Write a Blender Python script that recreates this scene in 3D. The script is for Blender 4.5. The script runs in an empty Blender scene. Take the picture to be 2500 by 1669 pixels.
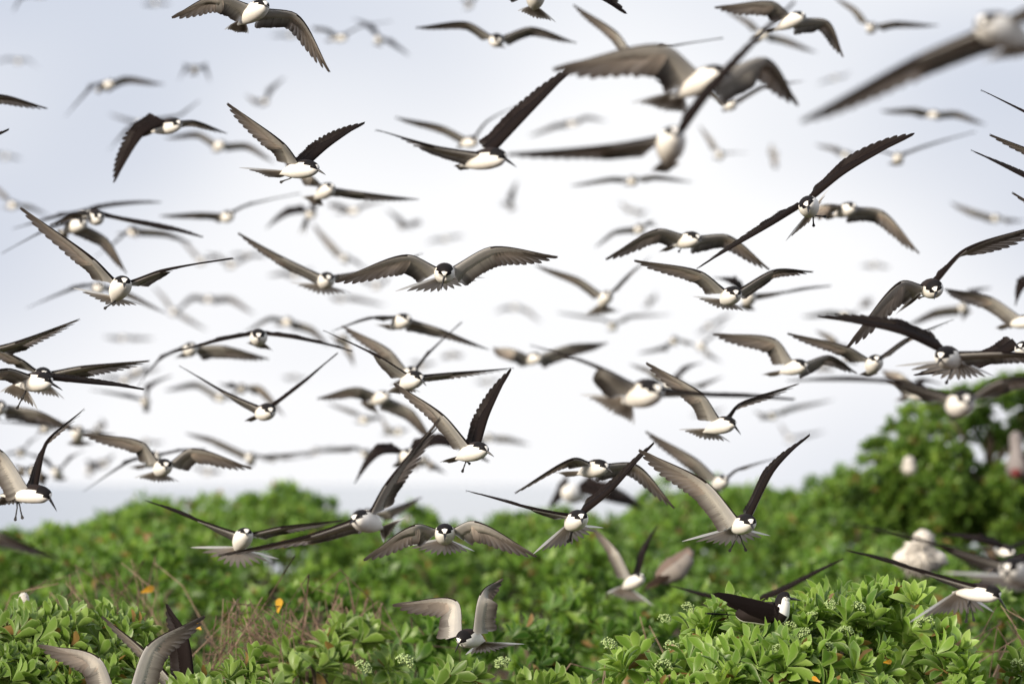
import bpy, math, random
import numpy as np

scene = bpy.context.scene
col = scene.collection
RNG = np.random.default_rng(7)
random.seed(7)

# ------------------------------------------------------------------ camera
LENS, CAM_H, PITCH = 200.0, 1.9, math.radians(1.433)
cd = bpy.data.cameras.new("camera")
cam = bpy.data.objects.new("camera", cd)
col.objects.link(cam)
cam.location = (0, 0, CAM_H)
cam.rotation_euler = (math.radians(90) + PITCH, 0, 0)
cd.lens, cd.sensor_width = LENS, 36.0
cd.clip_start, cd.clip_end = 0.5, 60000
cd.dof.use_dof = True
cd.dof.focus_distance = 20.6
cd.dof.aperture_fstop = 3.4
cd.dof.aperture_blades = 0
scene.camera = cam

# ------------------------------------------------------------------ sky and sun
SUN_EL, SUN_AZ = math.radians(18), math.radians(-140)     # azimuth from the view direction, negative = left
world = bpy.data.worlds.new("World")
scene.world = world
world.use_nodes = True
nt = world.node_tree
nt.nodes.clear()
def wn(t, **k):
    n = nt.nodes.new(t)
    for a, b in k.items():
        setattr(n, a, b)
    return n
sky = wn('ShaderNodeTexSky', sky_type='NISHITA', sun_disc=False)
sky.sun_elevation, sky.sun_rotation = SUN_EL, SUN_AZ
sky.air_density, sky.dust_density = 1.0, 3.0
tc = wn('ShaderNodeTexCoord')
mp = wn('ShaderNodeMapping')
mp.inputs['Location'].default_value = (8.195, 5.481, 16.421)
mp.inputs['Scale'].default_value = (6.117, 6.117, 9.142)
nz = wn('ShaderNodeTexNoise')
nz.inputs['Scale'].default_value = 1.0
nz.inputs['Detail'].default_value = 2.0
nz.inputs['Roughness'].default_value = 0.5
cr = wn('ShaderNodeValToRGB')
cr.color_ramp.elements[0].position, cr.color_ramp.elements[0].color = 0.40, (5.35, 5.75, 6.7, 1)
cr.color_ramp.elements[1].position, cr.color_ramp.elements[1].color = 0.61, (8.5, 8.52, 8.7, 1)
mx = wn('ShaderNodeMix', data_type='RGBA')
mx.inputs['Factor'].default_value = 0.94              # an almost closed veil of cloud over the clear sky
bg = wn('ShaderNodeBackground')
bg.inputs['Strength'].default_value = 0.1
wo = wn('ShaderNodeOutputWorld')
L = nt.links.new
L(tc.outputs['Generated'], mp.inputs['Vector']); L(mp.outputs['Vector'], nz.inputs['Vector'])
L(nz.outputs['Fac'], cr.inputs['Fac'])
L(sky.outputs['Color'], mx.inputs['A']); L(cr.outputs['Color'], mx.inputs['B'])
L(mx.outputs['Result'], bg.inputs['Color']); L(bg.outputs['Background'], wo.inputs['Surface'])

sd = bpy.data.lights.new("sun", 'SUN')
sd.energy, sd.angle, sd.color = 5.0, math.radians(14), (1.0, 0.88, 0.72)
sun = bpy.data.objects.new("sun", sd)
col.objects.link(sun)
# the sun stands to the left and a little behind the camera
sv = (math.cos(SUN_EL) * math.sin(SUN_AZ), math.cos(SUN_EL) * math.cos(SUN_AZ), math.sin(SUN_EL))
sky.sun_rotation = SUN_AZ
from mathutils import Vector, Matrix
sun.rotation_euler = Vector(sv).to_track_quat('Z', 'Y').to_euler()
sun.location = (-10, -5, 12)
scene.view_settings.view_transform = 'Standard'
scene.view_settings.look = 'None'
scene.view_settings.exposure = 0.30
scene.view_settings.gamma = 1.0
scene.view_settings.use_curve_mapping = False
scene.cycles.max_bounces = 6
scene.cycles.transparent_max_bounces = 4
scene.cycles.caustics_reflective = scene.cycles.caustics_refractive = False

# ------------------------------------------------------------------ sightings -> space
F_PX = 2500 * LENS / 36.0
CX, CY = 1250.0, 834.5
TILE = {'a': 0, 'b': 400, 'c': 760, 'd': 1140}
COLX = {'1': 0, '2': 600, '3': 1200, '4': 1860}
def sight(tile, x, y):
    s = 640 / 1897 if tile[0] == 'd' else 640 / 2349
    return (COLX[tile[1]] + x * s, TILE[tile[0]] + y * s)
CB = np.array([[1, 0, 0], [0, -math.sin(PITCH), math.cos(PITCH)], [0, -math.cos(PITCH), -math.sin(PITCH)]])  # rows: right, up, towards the camera
CO = np.array([0, 0, CAM_H])
def local(px, py, depth):                       # camera-axis metres: right, up, towards the lens
    return np.array([(px - CX) / F_PX * depth, (CY - py) / F_PX * depth, -depth])
def to_world(p):
    return np.asarray(p) @ CB + CO
def at(px, py, depth):
    return to_world(local(px, py, depth))
def unit(v):
    v = np.asarray(v, float)
    return v / max(1e-9, np.linalg.norm(v))

# ------------------------------------------------------------------ object helpers
def tag(o, label=None, cat=None, group=None, kind=None):
    if label: o['label'] = label
    if cat: o['category'] = cat
    if group: o['group'] = group
    if kind: o['kind'] = kind
    return o
def empty(name, loc):
    o = bpy.data.objects.new(name, None)
    o.empty_display_size = 0.1
    o.location = loc
    col.objects.link(o)
    return o
def link(name, me, parent=None, loc=None):
    o = bpy.data.objects.new(name, me)
    col.objects.link(o)
    if parent is not None: o.parent = parent
    if loc is not None: o.location = loc
    return o

class Mesh:
    """collects faces with a colour for each side of every corner"""
    def __init__(s):
        s.v, s.f, s.ct, s.cu = [], [], [], []
        s.n = 0
    def add(s, pts, faces, ct, cu=None):
        """pts (n,3); faces lists of indices; ct/cu: (n,3) colours per point or one colour per face"""
        b = s.n
        s.v.extend(np.asarray(pts, float)); s.n += len(pts)
        for k, f in enumerate(faces):
            s.f.append([b + i for i in f])
            for dst, src in ((s.ct, ct), (s.cu, ct if cu is None else cu)):
                src_k = src[1][k] if isinstance(src, tuple) else None
                for i in f:
                    dst.append(src_k if src_k is not None else src[i])
    def build(s, name, mat, parent=None, loc=None, origin=None, smooth=True):
        V = np.array(s.v, float)
        if origin is not None: V = V - origin
        me = mesh_from(name, V, s.f, mat, smooth)
        for nm, arr in (('top_colour', s.ct), ('under_colour', s.cu)):
            a = me.color_attributes.new(nm, 'FLOAT_COLOR', 'CORNER')
            buf = np.ones((len(arr), 4), np.float32); buf[:, :3] = np.array(arr, np.float32)
            a.data.foreach_set('color', buf.ravel())
        return link(name, me, parent, loc)
def mesh_from(name, V, F, mat, smooth=True):
    me = bpy.data.meshes.new(name)
    me.from_pydata([tuple(p) for p in V], [], F)
    if smooth: me.polygons.foreach_set('use_smooth', np.ones(len(F), bool))
    me.materials.append(mat)
    me.update()
    return me
def mesh_np(name, V, F, mat, smooth=True, floats=None):
    """fast path: V (n,3), F (m,k) arrays"""
    me = bpy.data.meshes.new(name)
    m, k = F.shape
    me.vertices.add(len(V)); me.vertices.foreach_set('co', V.astype(np.float32).ravel())
    me.loops.add(m * k); me.loops.foreach_set('vertex_index', F.astype(np.int32).ravel())
    me.polygons.add(m)
    me.polygons.foreach_set('loop_start', np.arange(0, m * k, k, dtype=np.int32))
    me.polygons.foreach_set('use_smooth', np.full(m, smooth))
    for nm, arr in (floats or {}).items():
        a = me.attributes.new(nm, 'FLOAT', 'POINT')
        a.data.foreach_set('value', arr.astype(np.float32))
    me.materials.append(mat)
    me.update(calc_edges=True)
    return me

# ------------------------------------------------------------------ materials
def new_mat(name):
    m = bpy.data.materials.new(name)
    m.use_nodes = True
    m.node_tree.nodes.clear()
    t = m.node_tree
    def n(ty, ins=None, **k):
        x = t.nodes.new(ty)
        for a, b in k.items(): setattr(x, a, b)
        for a, b in (ins or {}).items(): x.inputs[a].default_value = b
        return x
    out = n('ShaderNodeOutputMaterial')
    return m, n, t.links.new, out
def rgb(n, hexcol): pass

def plumage(name, sheet):
    m, n, l, out = new_mat(name)
    a = n('ShaderNodeAttribute', attribute_name='top_colour')
    b = n('ShaderNodeAttribute', attribute_name='under_colour')
    g = n('ShaderNodeNewGeometry')
    mixc = n('ShaderNodeMix', data_type='RGBA')
    l(g.outputs['Backfacing'], mixc.inputs['Factor']); l(a.outputs['Color'], mixc.inputs['A']); l(b.outputs['Color'], mixc.inputs['B'])
    tcn = n('ShaderNodeTexCoord')
    noi = n('ShaderNodeTexNoise', {'Scale': 90.0, 'Detail': 4.0, 'Roughness': 0.6})
    l(tcn.outputs['Object'], noi.inputs['Vector'])
    mr = n('ShaderNodeMapRange', {'From Min': 0.25, 'From Max': 0.75, 'To Min': 0.92, 'To Max': 1.06})
    l(noi.outputs['Fac'], mr.inputs['Value'])
    mul = n('ShaderNodeVectorMath', operation='SCALE')
    l(mixc.outputs['Result'], mul.inputs[0]); l(mr.outputs['Result'], mul.inputs['Scale'])
    p = n('ShaderNodeBsdfPrincipled', {'Roughness': 0.7, 'Specular IOR Level': 0.12})
    l(mul.outputs['Vector'], p.inputs['Base Color'])
    bump = n('ShaderNodeBump', {'Strength': 0.25, 'Distance': 0.002})
    l(noi.outputs['Fac'], bump.inputs['Height']); l(bump.outputs['Normal'], p.inputs['Normal'])
    if sheet:
        tr = n('ShaderNodeBsdfTranslucent')
        l(b.outputs['Color'], tr.inputs['Color'])
        ms = n('ShaderNodeMixShader', {'Fac': 0.62})
        l(p.outputs['BSDF'], ms.inputs[1]); l(tr.outputs['BSDF'], ms.inputs[2]); l(ms.outputs['Shader'], out.inputs['Surface'])
    else:
        l(p.outputs['BSDF'], out.inputs['Surface'])
    return m
M_BODY = plumage('body_plumage', False)
M_FEATHER = plumage('feather_vane', True)

def plain(name, c, rough=0.6, spec=0.3, scale=40.0, var=0.25, bump=0.0):
    m, n, l, out = new_mat(name)
    tcn = n('ShaderNodeTexCoord')
    noi = n('ShaderNodeTexNoise', {'Scale': scale, 'Detail': 5.0, 'Roughness': 0.6})
    l(tcn.outputs['Object'], noi.inputs['Vector'])
    cr = n('ShaderNodeValToRGB')
    cr.color_ramp.elements[0].position, cr.color_ramp.elements[1].position = 0.3, 0.7
    cr.color_ramp.elements[0].color = (*[x * (1 - var) for x in c], 1)
    cr.color_ramp.elements[1].color = (*[min(1, x * (1 + var)) for x in c], 1)
    l(noi.outputs['Fac'], cr.inputs['Fac'])
    p = n('ShaderNodeBsdfPrincipled', {'Roughness': rough, 'Specular IOR Level': spec})
    l(cr.outputs['Color'], p.inputs['Base Color'])
    if bump:
        b = n('ShaderNodeBump', {'Strength': bump, 'Distance': 0.01})
        l(noi.outputs['Fac'], b.inputs['Height']); l(b.outputs['Normal'], p.inputs['Normal'])
    l(p.outputs['BSDF'], out.inputs['Surface'])
    return m
M_BILL = plain('black_horn', (0.012, 0.012, 0.014), 0.35, 0.5)
M_FOOT = plain('black_skin', (0.012, 0.011, 0.012), 0.5, 0.4)
M_EYE = plain('eye_gloss', (0.006, 0.005, 0.005), 0.08, 0.8)
M_TWIG = plain('dry_twig_bark', (0.115, 0.078, 0.058), 0.85, 0.1, 30, 0.45, 0.5)
M_PALE_TWIG = plain('bleached_twig_bark', (0.22, 0.155, 0.115), 0.85, 0.1, 30, 0.35, 0.5)
M_BARK = plain('shrub_bark', (0.10, 0.075, 0.055), 0.9, 0.1, 25, 0.4, 0.6)
M_SOIL = plain('sandy_soil', (0.06, 0.045, 0.033), 0.95, 0.05, 3, 0.4, 0.5)
M_FLOWER = plain('pale_flower_buds', (0.30, 0.39, 0.17), 0.8, 0.2, 120, 0.35)
M_DOWN = plain('white_down', (0.56, 0.53, 0.49), 0.9, 0.05, 9, 0.38)
M_RED = plain('red_pouch_skin', (0.13, 0.02, 0.02), 0.6, 0.4, 30, 0.2)

def leaf_material(name, dark, mid, light, rim):
    m, n, l, out = new_mat(name)
    g = n('ShaderNodeNewGeometry'); oi = n('ShaderNodeObjectInfo')
    tone = n('ShaderNodeAttribute', attribute_name='tone'); edge = n('ShaderNodeAttribute', attribute_name='rim')
    add = n('ShaderNodeMath', operation='ADD'); fr = n('ShaderNodeMath', operation='FRACT')
    l(g.outputs['Random Per Island'], add.inputs[0]); l(oi.outputs['Random'], add.inputs[1]); l(add.outputs[0], fr.inputs[0])
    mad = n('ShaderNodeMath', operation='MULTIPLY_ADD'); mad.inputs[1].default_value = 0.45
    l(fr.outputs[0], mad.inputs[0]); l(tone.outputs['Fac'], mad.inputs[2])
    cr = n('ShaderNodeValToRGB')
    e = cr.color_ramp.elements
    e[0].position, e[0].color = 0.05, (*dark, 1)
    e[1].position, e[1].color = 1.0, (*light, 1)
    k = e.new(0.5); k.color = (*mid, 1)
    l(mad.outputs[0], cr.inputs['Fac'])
    pw = n('ShaderNodeMath', operation='POWER'); pw.inputs[1].default_value = 5.0
    l(edge.outputs['Fac'], pw.inputs[0])
    pm = n('ShaderNodeMath', operation='MULTIPLY'); pm.inputs[1].default_value = 0.45
    l(pw.outputs[0], pm.inputs[0])
    mc = n('ShaderNodeMix', data_type='RGBA'); mc.inputs['B'].default_value = (*rim, 1)
    l(pm.outputs[0], mc.inputs['Factor']); l(cr.outputs['Color'], mc.inputs['A'])
    # blotches of rust, and one leaf in thirty gone brown
    tcn = n('ShaderNodeTexCoord'); noi = n('ShaderNodeTexNoise', {'Scale': 26.0, 'Detail': 3.0})
    l(tcn.outputs['Object'], noi.inputs['Vector'])
    bl = n('ShaderNodeMapRange', {'From Min': 0.66, 'From Max': 0.74, 'To Min': 0.0, 'To Max': 0.55}); l(noi.outputs['Fac'], bl.inputs['Value'])
    old = n('ShaderNodeMath', operation='GREATER_THAN'); old.inputs[1].default_value = 0.968; l(fr.outputs[0], old.inputs[0])
    mxm = n('ShaderNodeMath', operation='MAXIMUM'); l(bl.outputs['Result'], mxm.inputs[0]); l(old.outputs[0], mxm.inputs[1])
    mb_ = n('ShaderNodeMix', data_type='RGBA'); mb_.inputs['B'].default_value = (0.20, 0.125, 0.045, 1)
    l(mxm.outputs[0], mb_.inputs['Factor']); l(mc.outputs['Result'], mb_.inputs['A']); mc = mb_
    p = n('ShaderNodeBsdfPrincipled', {'Roughness': 0.42, 'Specular IOR Level': 0.42})
    l(mc.outputs['Result'], p.inputs['Base Color'])
    tr = n('ShaderNodeBsdfTranslucent')
    br = n('ShaderNodeVectorMath', operation='MULTIPLY'); br.inputs[1].default_value = (1.5, 1.5, 0.7)
    l(mc.outputs['Result'], br.inputs[0]); l(br.outputs['Vector'], tr.inputs['Color'])
    ms = n('ShaderNodeMixShader', {'Fac': 0.34})
    l(p.outputs['BSDF'], ms.inputs[1]); l(tr.outputs['BSDF'], ms.inputs[2]); l(ms.outputs['Shader'], out.inputs['Surface'])
    return m
M_LEAF = leaf_material('heliotrope_leaf', (0.065, 0.125, 0.020), (0.135, 0.225, 0.042), (0.25, 0.36, 0.10), (0.42, 0.48, 0.25))
M_LEAF_PALE = leaf_material('pale_heliotrope_leaf', (0.065, 0.140, 0.020), (0.165, 0.285, 0.045), (0.32, 0.45, 0.12), (0.46, 0.52, 0.27))  # paler, yellower leaf green of the big right hand bush
M_LEAF_MID = leaf_material('scrub_leaf', (0.024, 0.068, 0.009), (0.070, 0.158, 0.018), (0.19, 0.30, 0.042), (0.26, 0.36, 0.13))
M_LEAF_FAR = leaf_material('ridge_leaf', (0.032, 0.090, 0.011), (0.090, 0.190, 0.022), (0.21, 0.33, 0.05), (0.26, 0.36, 0.14))
M_LEAF_TREE = leaf_material('tree_leaf', (0.042, 0.10, 0.014), (0.10, 0.20, 0.024), (0.22, 0.33, 0.05), (0.24, 0.32, 0.12))
M_YELLOW = leaf_material('withered_leaf', (0.50, 0.23, 0.012), (0.62, 0.30, 0.015), (0.66, 0.38, 0.03), (0.7, 0.4, 0.05))

def sea_material():
    m, n, l, out = new_mat('sea_water')
    tcn = n('ShaderNodeTexCoord'); mpn = n('ShaderNodeMapping'); mpn.inputs['Scale'].default_value = (0.25, 0.6, 1)
    noi = n('ShaderNodeTexNoise', {'Scale': 1.0, 'Detail': 4.0})
    l(tcn.outputs['Object'], mpn.inputs['Vector']); l(mpn.outputs['Vector'], noi.inputs['Vector'])
    b = n('ShaderNodeBump', {'Strength': 0.02, 'Distance': 0.3}); l(noi.outputs['Fac'], b.inputs['Height'])
    p = n('ShaderNodeBsdfPrincipled', {'Base Color': (0.10, 0.16, 0.22, 1), 'Roughness': 0.10, 'IOR': 1.33})
    l(b.outputs['Normal'], p.inputs['Normal']); l(p.outputs['BSDF'], out.inputs['Surface'])
    return m
M_SEA = sea_material()
# ------------------------------------------------------------------ ground, sea
def smooth(a, b, x):
    t = np.clip((x - a) / (b - a), 0, 1)
    return t * t * (3 - 2 * t)
def ground_z(x, y):
    return 0.95 * smooth(28, 49, y) - 2.9 * smooth(58, 76, y) + 0.06 * np.sin(x * 1.3 + y * 0.7) * np.cos(y * 0.9 - x * 0.4)
gx = np.linspace(-30, 30, 61); gy = np.linspace(-12, 78, 91)
GX, GY = np.meshgrid(gx, gy)
V = np.stack([GX, GY, ground_z(GX, GY)], -1).reshape(-1, 3)
ii = np.arange(90)[:, None] * 61 + np.arange(60)[None, :]
F = np.stack([ii, ii + 1, ii + 62, ii + 61], -1).reshape(-1, 4)
tag(link('ground', mesh_np('ground', V, F, M_SOIL)), kind='structure', label='sandy brown soil under the scrub')
sv_ = 30000.0
V = np.array([[-sv_, -sv_, -1.2], [sv_, -sv_, -1.2], [sv_, sv_, -1.2], [-sv_, sv_, -1.2]])
tag(link('sea', mesh_np('sea', V, np.array([[0, 1, 2, 3]]), M_SEA, False)), kind='structure', label='pale sea behind the bushes')

# ------------------------------------------------------------------ leaves
def leaf_template(curl, fold, stations):
    """obovate leaf along +Y, one unit long, folded along its midrib"""
    prof = [(0.0, 0.04), (0.22, 0.095), (0.46, 0.175), (0.70, 0.205), (0.89, 0.125), (1.0, 0.0)]
    if stations == 3: prof = [(0.0, 0.05), (0.58, 0.22), (1.0, 0.0)]
    V, R, F = [], [], []
    for v, w in prof[:-1]:
        z0 = 0.20 * v * v * -curl + 0.06 * math.sin(v * 3.1)
        for sx in (-1, 0, 1):
            V.append((sx * w, v - 0.03 * abs(sx), z0 + abs(sx) * w * fold)); R.append(abs(sx))
    V.append((0, 1, -0.20 * curl)); R.append(1.0)
    n = len(prof) - 1
    for i in range(n - 1):
        for j in (0, 1):
            a = i * 3 + j
            F += [(a, a + 1, a + 4), (a, a + 4, a + 3)]
    a = (n - 1) * 3
    F += [(a, a + 1, n * 3), (a + 1, a + 2, n * 3)]
    return np.array(V, float), np.array(F, int), np.array(R, float)
LEAF_HI = [leaf_template(c, f, 6) for c, f in ((0.6, 0.45), (1.3, 0.30), (-0.5, 0.55))]
LEAF_LO = [leaf_template(c, f, 3) for c, f in ((0.6, 0.35), (1.2, 0.25), (-0.4, 0.45))]

def rosettes(pos, nrm, size, n_leaf, rng, tint=0.0):
    """leaf frames of every rosette: origins (N,3), rotations (N,3,3), lengths (N,), tones (N,)"""
    k = len(pos)
    az = (np.arange(n_leaf)[None, :] * 2.39996 + rng.uniform(0, 6.28, (k, 1))) + rng.normal(0, 0.18, (k, n_leaf))
    u = (np.arange(n_leaf)[None, :] + 0.5) / n_leaf + rng.normal(0, 0.04, (k, n_leaf))     # 0 = innermost
    el = np.radians(82 - 66 * np.clip(u, 0, 1) ** 0.95) + rng.normal(0, 0.16, (k, n_leaf))
    ln = size[:, None] * (0.50 + 0.55 * np.sqrt(np.clip(u, 0, 1))) * rng.uniform(0.85, 1.15, (k, n_leaf))
    nrm = nrm / np.linalg.norm(nrm, axis=1, keepdims=True)
    ref = np.where(np.abs(nrm[:, 2:3]) > 0.9, np.array([[1.0, 0, 0]]), np.array([[0, 0, 1.0]]))
    ax = np.cross(ref, nrm); ax /= np.linalg.norm(ax, axis=1, keepdims=True)
    ay = np.cross(nrm, ax)
    ca, sa = np.cos(az)[..., None], np.sin(az)[..., None]
    ce, se = np.cos(el)[..., None], np.sin(el)[..., None]
    out = ca * ax[:, None] + sa * ay[:, None]
    Y = ce * out + se * nrm[:, None]                       # along the leaf
    Z = -se * out + ce * nrm[:, None]                      # its upper face
    roll = rng.normal(0, 0.22, (k, n_leaf))[..., None]
    X = np.cross(Y, Z)
    X2 = X * np.cos(roll) + Z * np.sin(roll); Z2 = np.cross(X2, Y)
    R = np.stack([X2, Y, Z2], -1).reshape(-1, 3, 3)
    org = (pos[:, None] + out * 0.008 + nrm[:, None] * ((1 - u[..., None]) * 0.035 * size[:, None, None] / 0.1)).reshape(-1, 3)
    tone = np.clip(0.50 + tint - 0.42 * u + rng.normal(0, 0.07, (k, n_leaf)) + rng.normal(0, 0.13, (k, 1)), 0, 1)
    return org, R, ln.reshape(-1), tone.reshape(-1)

def leaf_mass(name, frames, templ, mat, parent, origin, rng):
    org, R, ln, tone = frames
    pick = rng.integers(0, len(templ), len(org))
    Vs, Fs, Rs, Ts, off = [], [], [], [], 0
    for t, (tv, tf, tr) in enumerate(templ):
        s = np.nonzero(pick == t)[0]
        if not len(s): continue
        V = np.einsum('nij,vj->nvi', R[s], tv) * ln[s][:, None, None] + org[s][:, None] - origin
        Vs.append(V.reshape(-1, 3))
        Fs.append((tf[None] + (np.arange(len(s)) * len(tv))[:, None, None] + off).reshape(-1, 3)); off += len(s) * len(tv)
        Rs.append(np.tile(tr, len(s))); Ts.append(np.repeat(tone[s], len(tv)))
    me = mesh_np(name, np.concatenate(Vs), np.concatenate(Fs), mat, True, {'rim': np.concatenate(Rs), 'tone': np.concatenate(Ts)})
    o = link(name, me, parent)
    o['kind'] = 'stuff'
    return o
LEAF_CACHE = {}
def leaf_mesh(shape, tone, mat):
    t = round(min(0.99, max(0, tone)) * 6)
    k = (shape, t, mat.name)
    if k not in LEAF_CACHE:
        tv, tf, tr = LEAF_HI[shape]
        LEAF_CACHE[k] = mesh_np('leaf', tv, tf, mat, True, {'rim': tr, 'tone': np.full(len(tv), t / 6.0)})
    return LEAF_CACHE[k]
def leaf_object(parent, origin, org, R, ln, tone, mat, shape):
    o = link('leaf', leaf_mesh(shape, tone, mat), parent)
    m = np.eye(4); m[:3, :3] = R * ln; m[:3, 3] = org - origin
    o.matrix_local = Matrix(m.tolist())
    return o

def tube(pts, radii, sides=6):
    pts = np.asarray(pts, float); n = len(pts)
    V, F = [], []
    for i in range(n):
        t = unit(pts[min(i + 1, n - 1)] - pts[max(i - 1, 0)])
        a = unit(np.cross(t, [0.3, 0.9, 0.2] if abs(t[1]) < 0.9 else [1, 0, 0])); b = np.cross(t, a)
        for k in range(sides):
            w = 2 * math.pi * k / sides
            V.append(pts[i] + radii[i] * (math.cos(w) * a + math.sin(w) * b))
    for i in range(n - 1):
        for k in range(sides):
            F.append((i * sides + k, i * sides + (k + 1) % sides, (i + 1) * sides + (k + 1) % sides, (i + 1) * sides + k))
    F.append(tuple(range(sides))[::-1]); F.append(tuple((n - 1) * sides + k for k in range(sides)))
    return V, F
def wander(a, b, n, amp, rng):
    a, b = np.asarray(a, float), np.asarray(b, float)
    t = np.linspace(0, 1, n)[:, None]
    p = a + (b - a) * t
    j = np.cumsum(rng.normal(0, 1, (n, 3)), 0); j -= j[0]; j -= t * j[-1]
    return p + j * amp * np.linalg.norm(b - a)
def branch(parent, origin, a, b, r0, r1, mat, rng, amp=0.06, name='branch', n=6):
    V, F = tube(wander(a, b, n, amp, rng) - origin, np.linspace(r0, r1, n), 6)
    return link(name, mesh_from(name, V, F, mat), parent)

class Dome:
    """the crown surface of a shrub"""
    def __init__(s, x, y, rx, ry, top, sag, seed):
        s.c, s.rx, s.ry, s.top, s.sag = np.array([x, y]), rx, ry, top, sag
        r = np.random.default_rng(seed)
        s.ph = r.uniform(0, 6.28, 8); s.fr = r.uniform(1.6, 5.0, (4, 2)) * r.choice([-1, 1], (4, 2))
        s.bunch = 7 if seed > 50 else 3
        s.amp = 0.035 * min(1.6, rx / 0.7)
    def z(s, x, y):
        u, v = (x - s.c[0]) / s.rx, (y - s.c[1]) / s.ry
        q = np.sqrt(u * u + v * v)
        w = sum(np.sin(s.fr[k, 0] * x / min(1, s.rx) + s.fr[k, 1] * y / min(1, s.ry) + s.ph[k]) for k in range(4))
        return s.top - s.sag * q ** 2 - 0.8 * s.sag * q ** 7 + s.amp * w
    def sample(s, n, rng, sink=0.0):
        m = max(4, int(n / s.bunch))                      # twig ends stand in bunches with gaps between them
        r = np.sqrt(rng.uniform(0, 1, m)) * 1.10; a = rng.uniform(0, 6.283, m)
        bx, by, lift = s.c[0] + s.rx * r * np.cos(a), s.c[1] + s.ry * r * np.sin(a), rng.normal(0, 0.035 if s.bunch > 5 else 0.02, m)
        k = rng.integers(0, m, n)
        g = min(0.15, 0.078 * max(1.0, s.rx / 0.75))
        ox, oy = rng.normal(0, g, n), rng.normal(0, g, n)
        x, y = bx[k] + ox, by[k] + oy
        z = s.z(x, y) + lift[k] + 0.03 - 1.6 * (ox * ox + oy * oy) / (g / 0.078)
        e = 0.02
        nx, ny = -(s.z(x + e, y) - z) / e, -(s.z(x, y + e) - z) / e
        N = np.stack([nx * 0.7 + ox / g * 0.42, ny * 0.7 + oy / g * 0.42, np.ones(n)], 1) + rng.normal(0, 0.22, (n, 3))
        return np.stack([x, y, z - sink * rng.uniform(0.2, 1, n) + rng.normal(0, 0.018, n)], 1), N
    def hit(s, px, py, d0, d1):
        for d in np.linspace(d0, d1, 160):
            p = at(px, py, d)
            q = math.hypot((p[0] - s.c[0]) / s.rx, (p[1] - s.c[1]) / s.ry)
            if q < 1.15 and p[2] < s.z(p[0], p[1]): return p
        return None

def flower_mesh(seed):
    r = np.random.default_rng(seed)
    V, F = [], []
    oc = np.array([[1, 0, 0], [-1, 0, 0], [0, 1, 0], [0, -1, 0], [0, 0, 1], [0, 0, -1]], float)
    of = [(0, 2, 4), (2, 1, 4), (1, 3, 4), (3, 0, 4), (2, 0, 5), (1, 2, 5), (3, 1, 5), (0, 3, 5)]
    for k in range(90):
        u = r.normal(0, 1, 3); u[2] = abs(u[2]) * 0.9; u = unit(u) * r.uniform(0.65, 1.0)
        b = len(V)
        V += [tuple(u * np.array([0.030, 0.030, 0.028]) + p * r.uniform(0.0028, 0.0048)) for p in oc]
        F += [tuple(b + i for i in f) for f in of]
    return mesh_from('flower_cluster', V, F, M_FLOWER)
FLOWERS = [flower_mesh(i) for i in range(4)]

SHRUB_GROUP = 'leafy shrubs of the island scrub'
def shrub(label, x, y, rx, ry, top, sag, seed, dens, n_leaf, size, mat, templ, n_parts, group=SHRUB_GROUP, cat='shrub', under=0.55):
    rng = np.random.default_rng(seed)
    dm = Dome(x, y, rx, ry, top, sag, seed)
    gz = float(ground_z(x, y))
    origin = np.array([x, y, gz])
    root = tag(empty('shrub', origin), label, cat, group)
    n = int(dens * math.pi * rx * ry)
    P, N = dm.sample(n, rng)
    P2, N2 = dm.sample(int(n * under), rng, 0.26)
    P, N = np.concatenate([P, P2]), np.concatenate([N, N2])
    fr = rosettes(P, N, rng.uniform(0.85, 1.15, len(P)) * size, n_leaf, rng, rng.normal(0, 0.09) if seed > 50 else 0.0)
    if n_parts:
        org, R, ln, tone = fr
        tip = org + R[:, :, 1] * ln[:, None] * 0.5
        rel = (tip - CO) @ CB.T
        dep = -rel[:, 2]
        px, py = CX + rel[:, 0] / dep * F_PX, CY - rel[:, 1] / dep * F_PX
        score = (tip[:, 2] - dm.z(tip[:, 0], tip[:, 1])) - 0.25 * (dep - dep.min()) + rng.normal(0, 0.03, len(dep)) + ln * 0.8
        score[(px < 0) | (px > 2500) | (py > 1680)] -= 10
        best = np.argsort(-score)[:n_parts]
        for i in best:
            leaf_object(root, origin, org[i], R[i], ln[i], tone[i], mat, int(rng.integers(0, 3)))
        keep = np.ones(len(org), bool); keep[best] = False
        fr = (org[keep], R[keep], ln[keep], tone[keep])
    leaf_mass('foliage', fr, templ, mat, root, origin, rng)
    for k in range(5):
        a = rng.uniform(0, 6.28); q = rng.uniform(0.3, 0.75)
        bx, by = x + rx * q * math.cos(a), y + ry * q * math.sin(a)
        branch(root, origin, (x + rng.normal(0, 0.05), y + rng.normal(0, 0.05), gz - 0.03), (bx, by, float(dm.z(bx, by)) - 0.08), 0.022, 0.008, M_BARK, rng)
    return root, dm, origin, rng

def px_x(sx, d): return (sx - CX) / F_PX * d
def px_z(sy, d): return float(at(CX, sy, d)[2])

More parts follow.
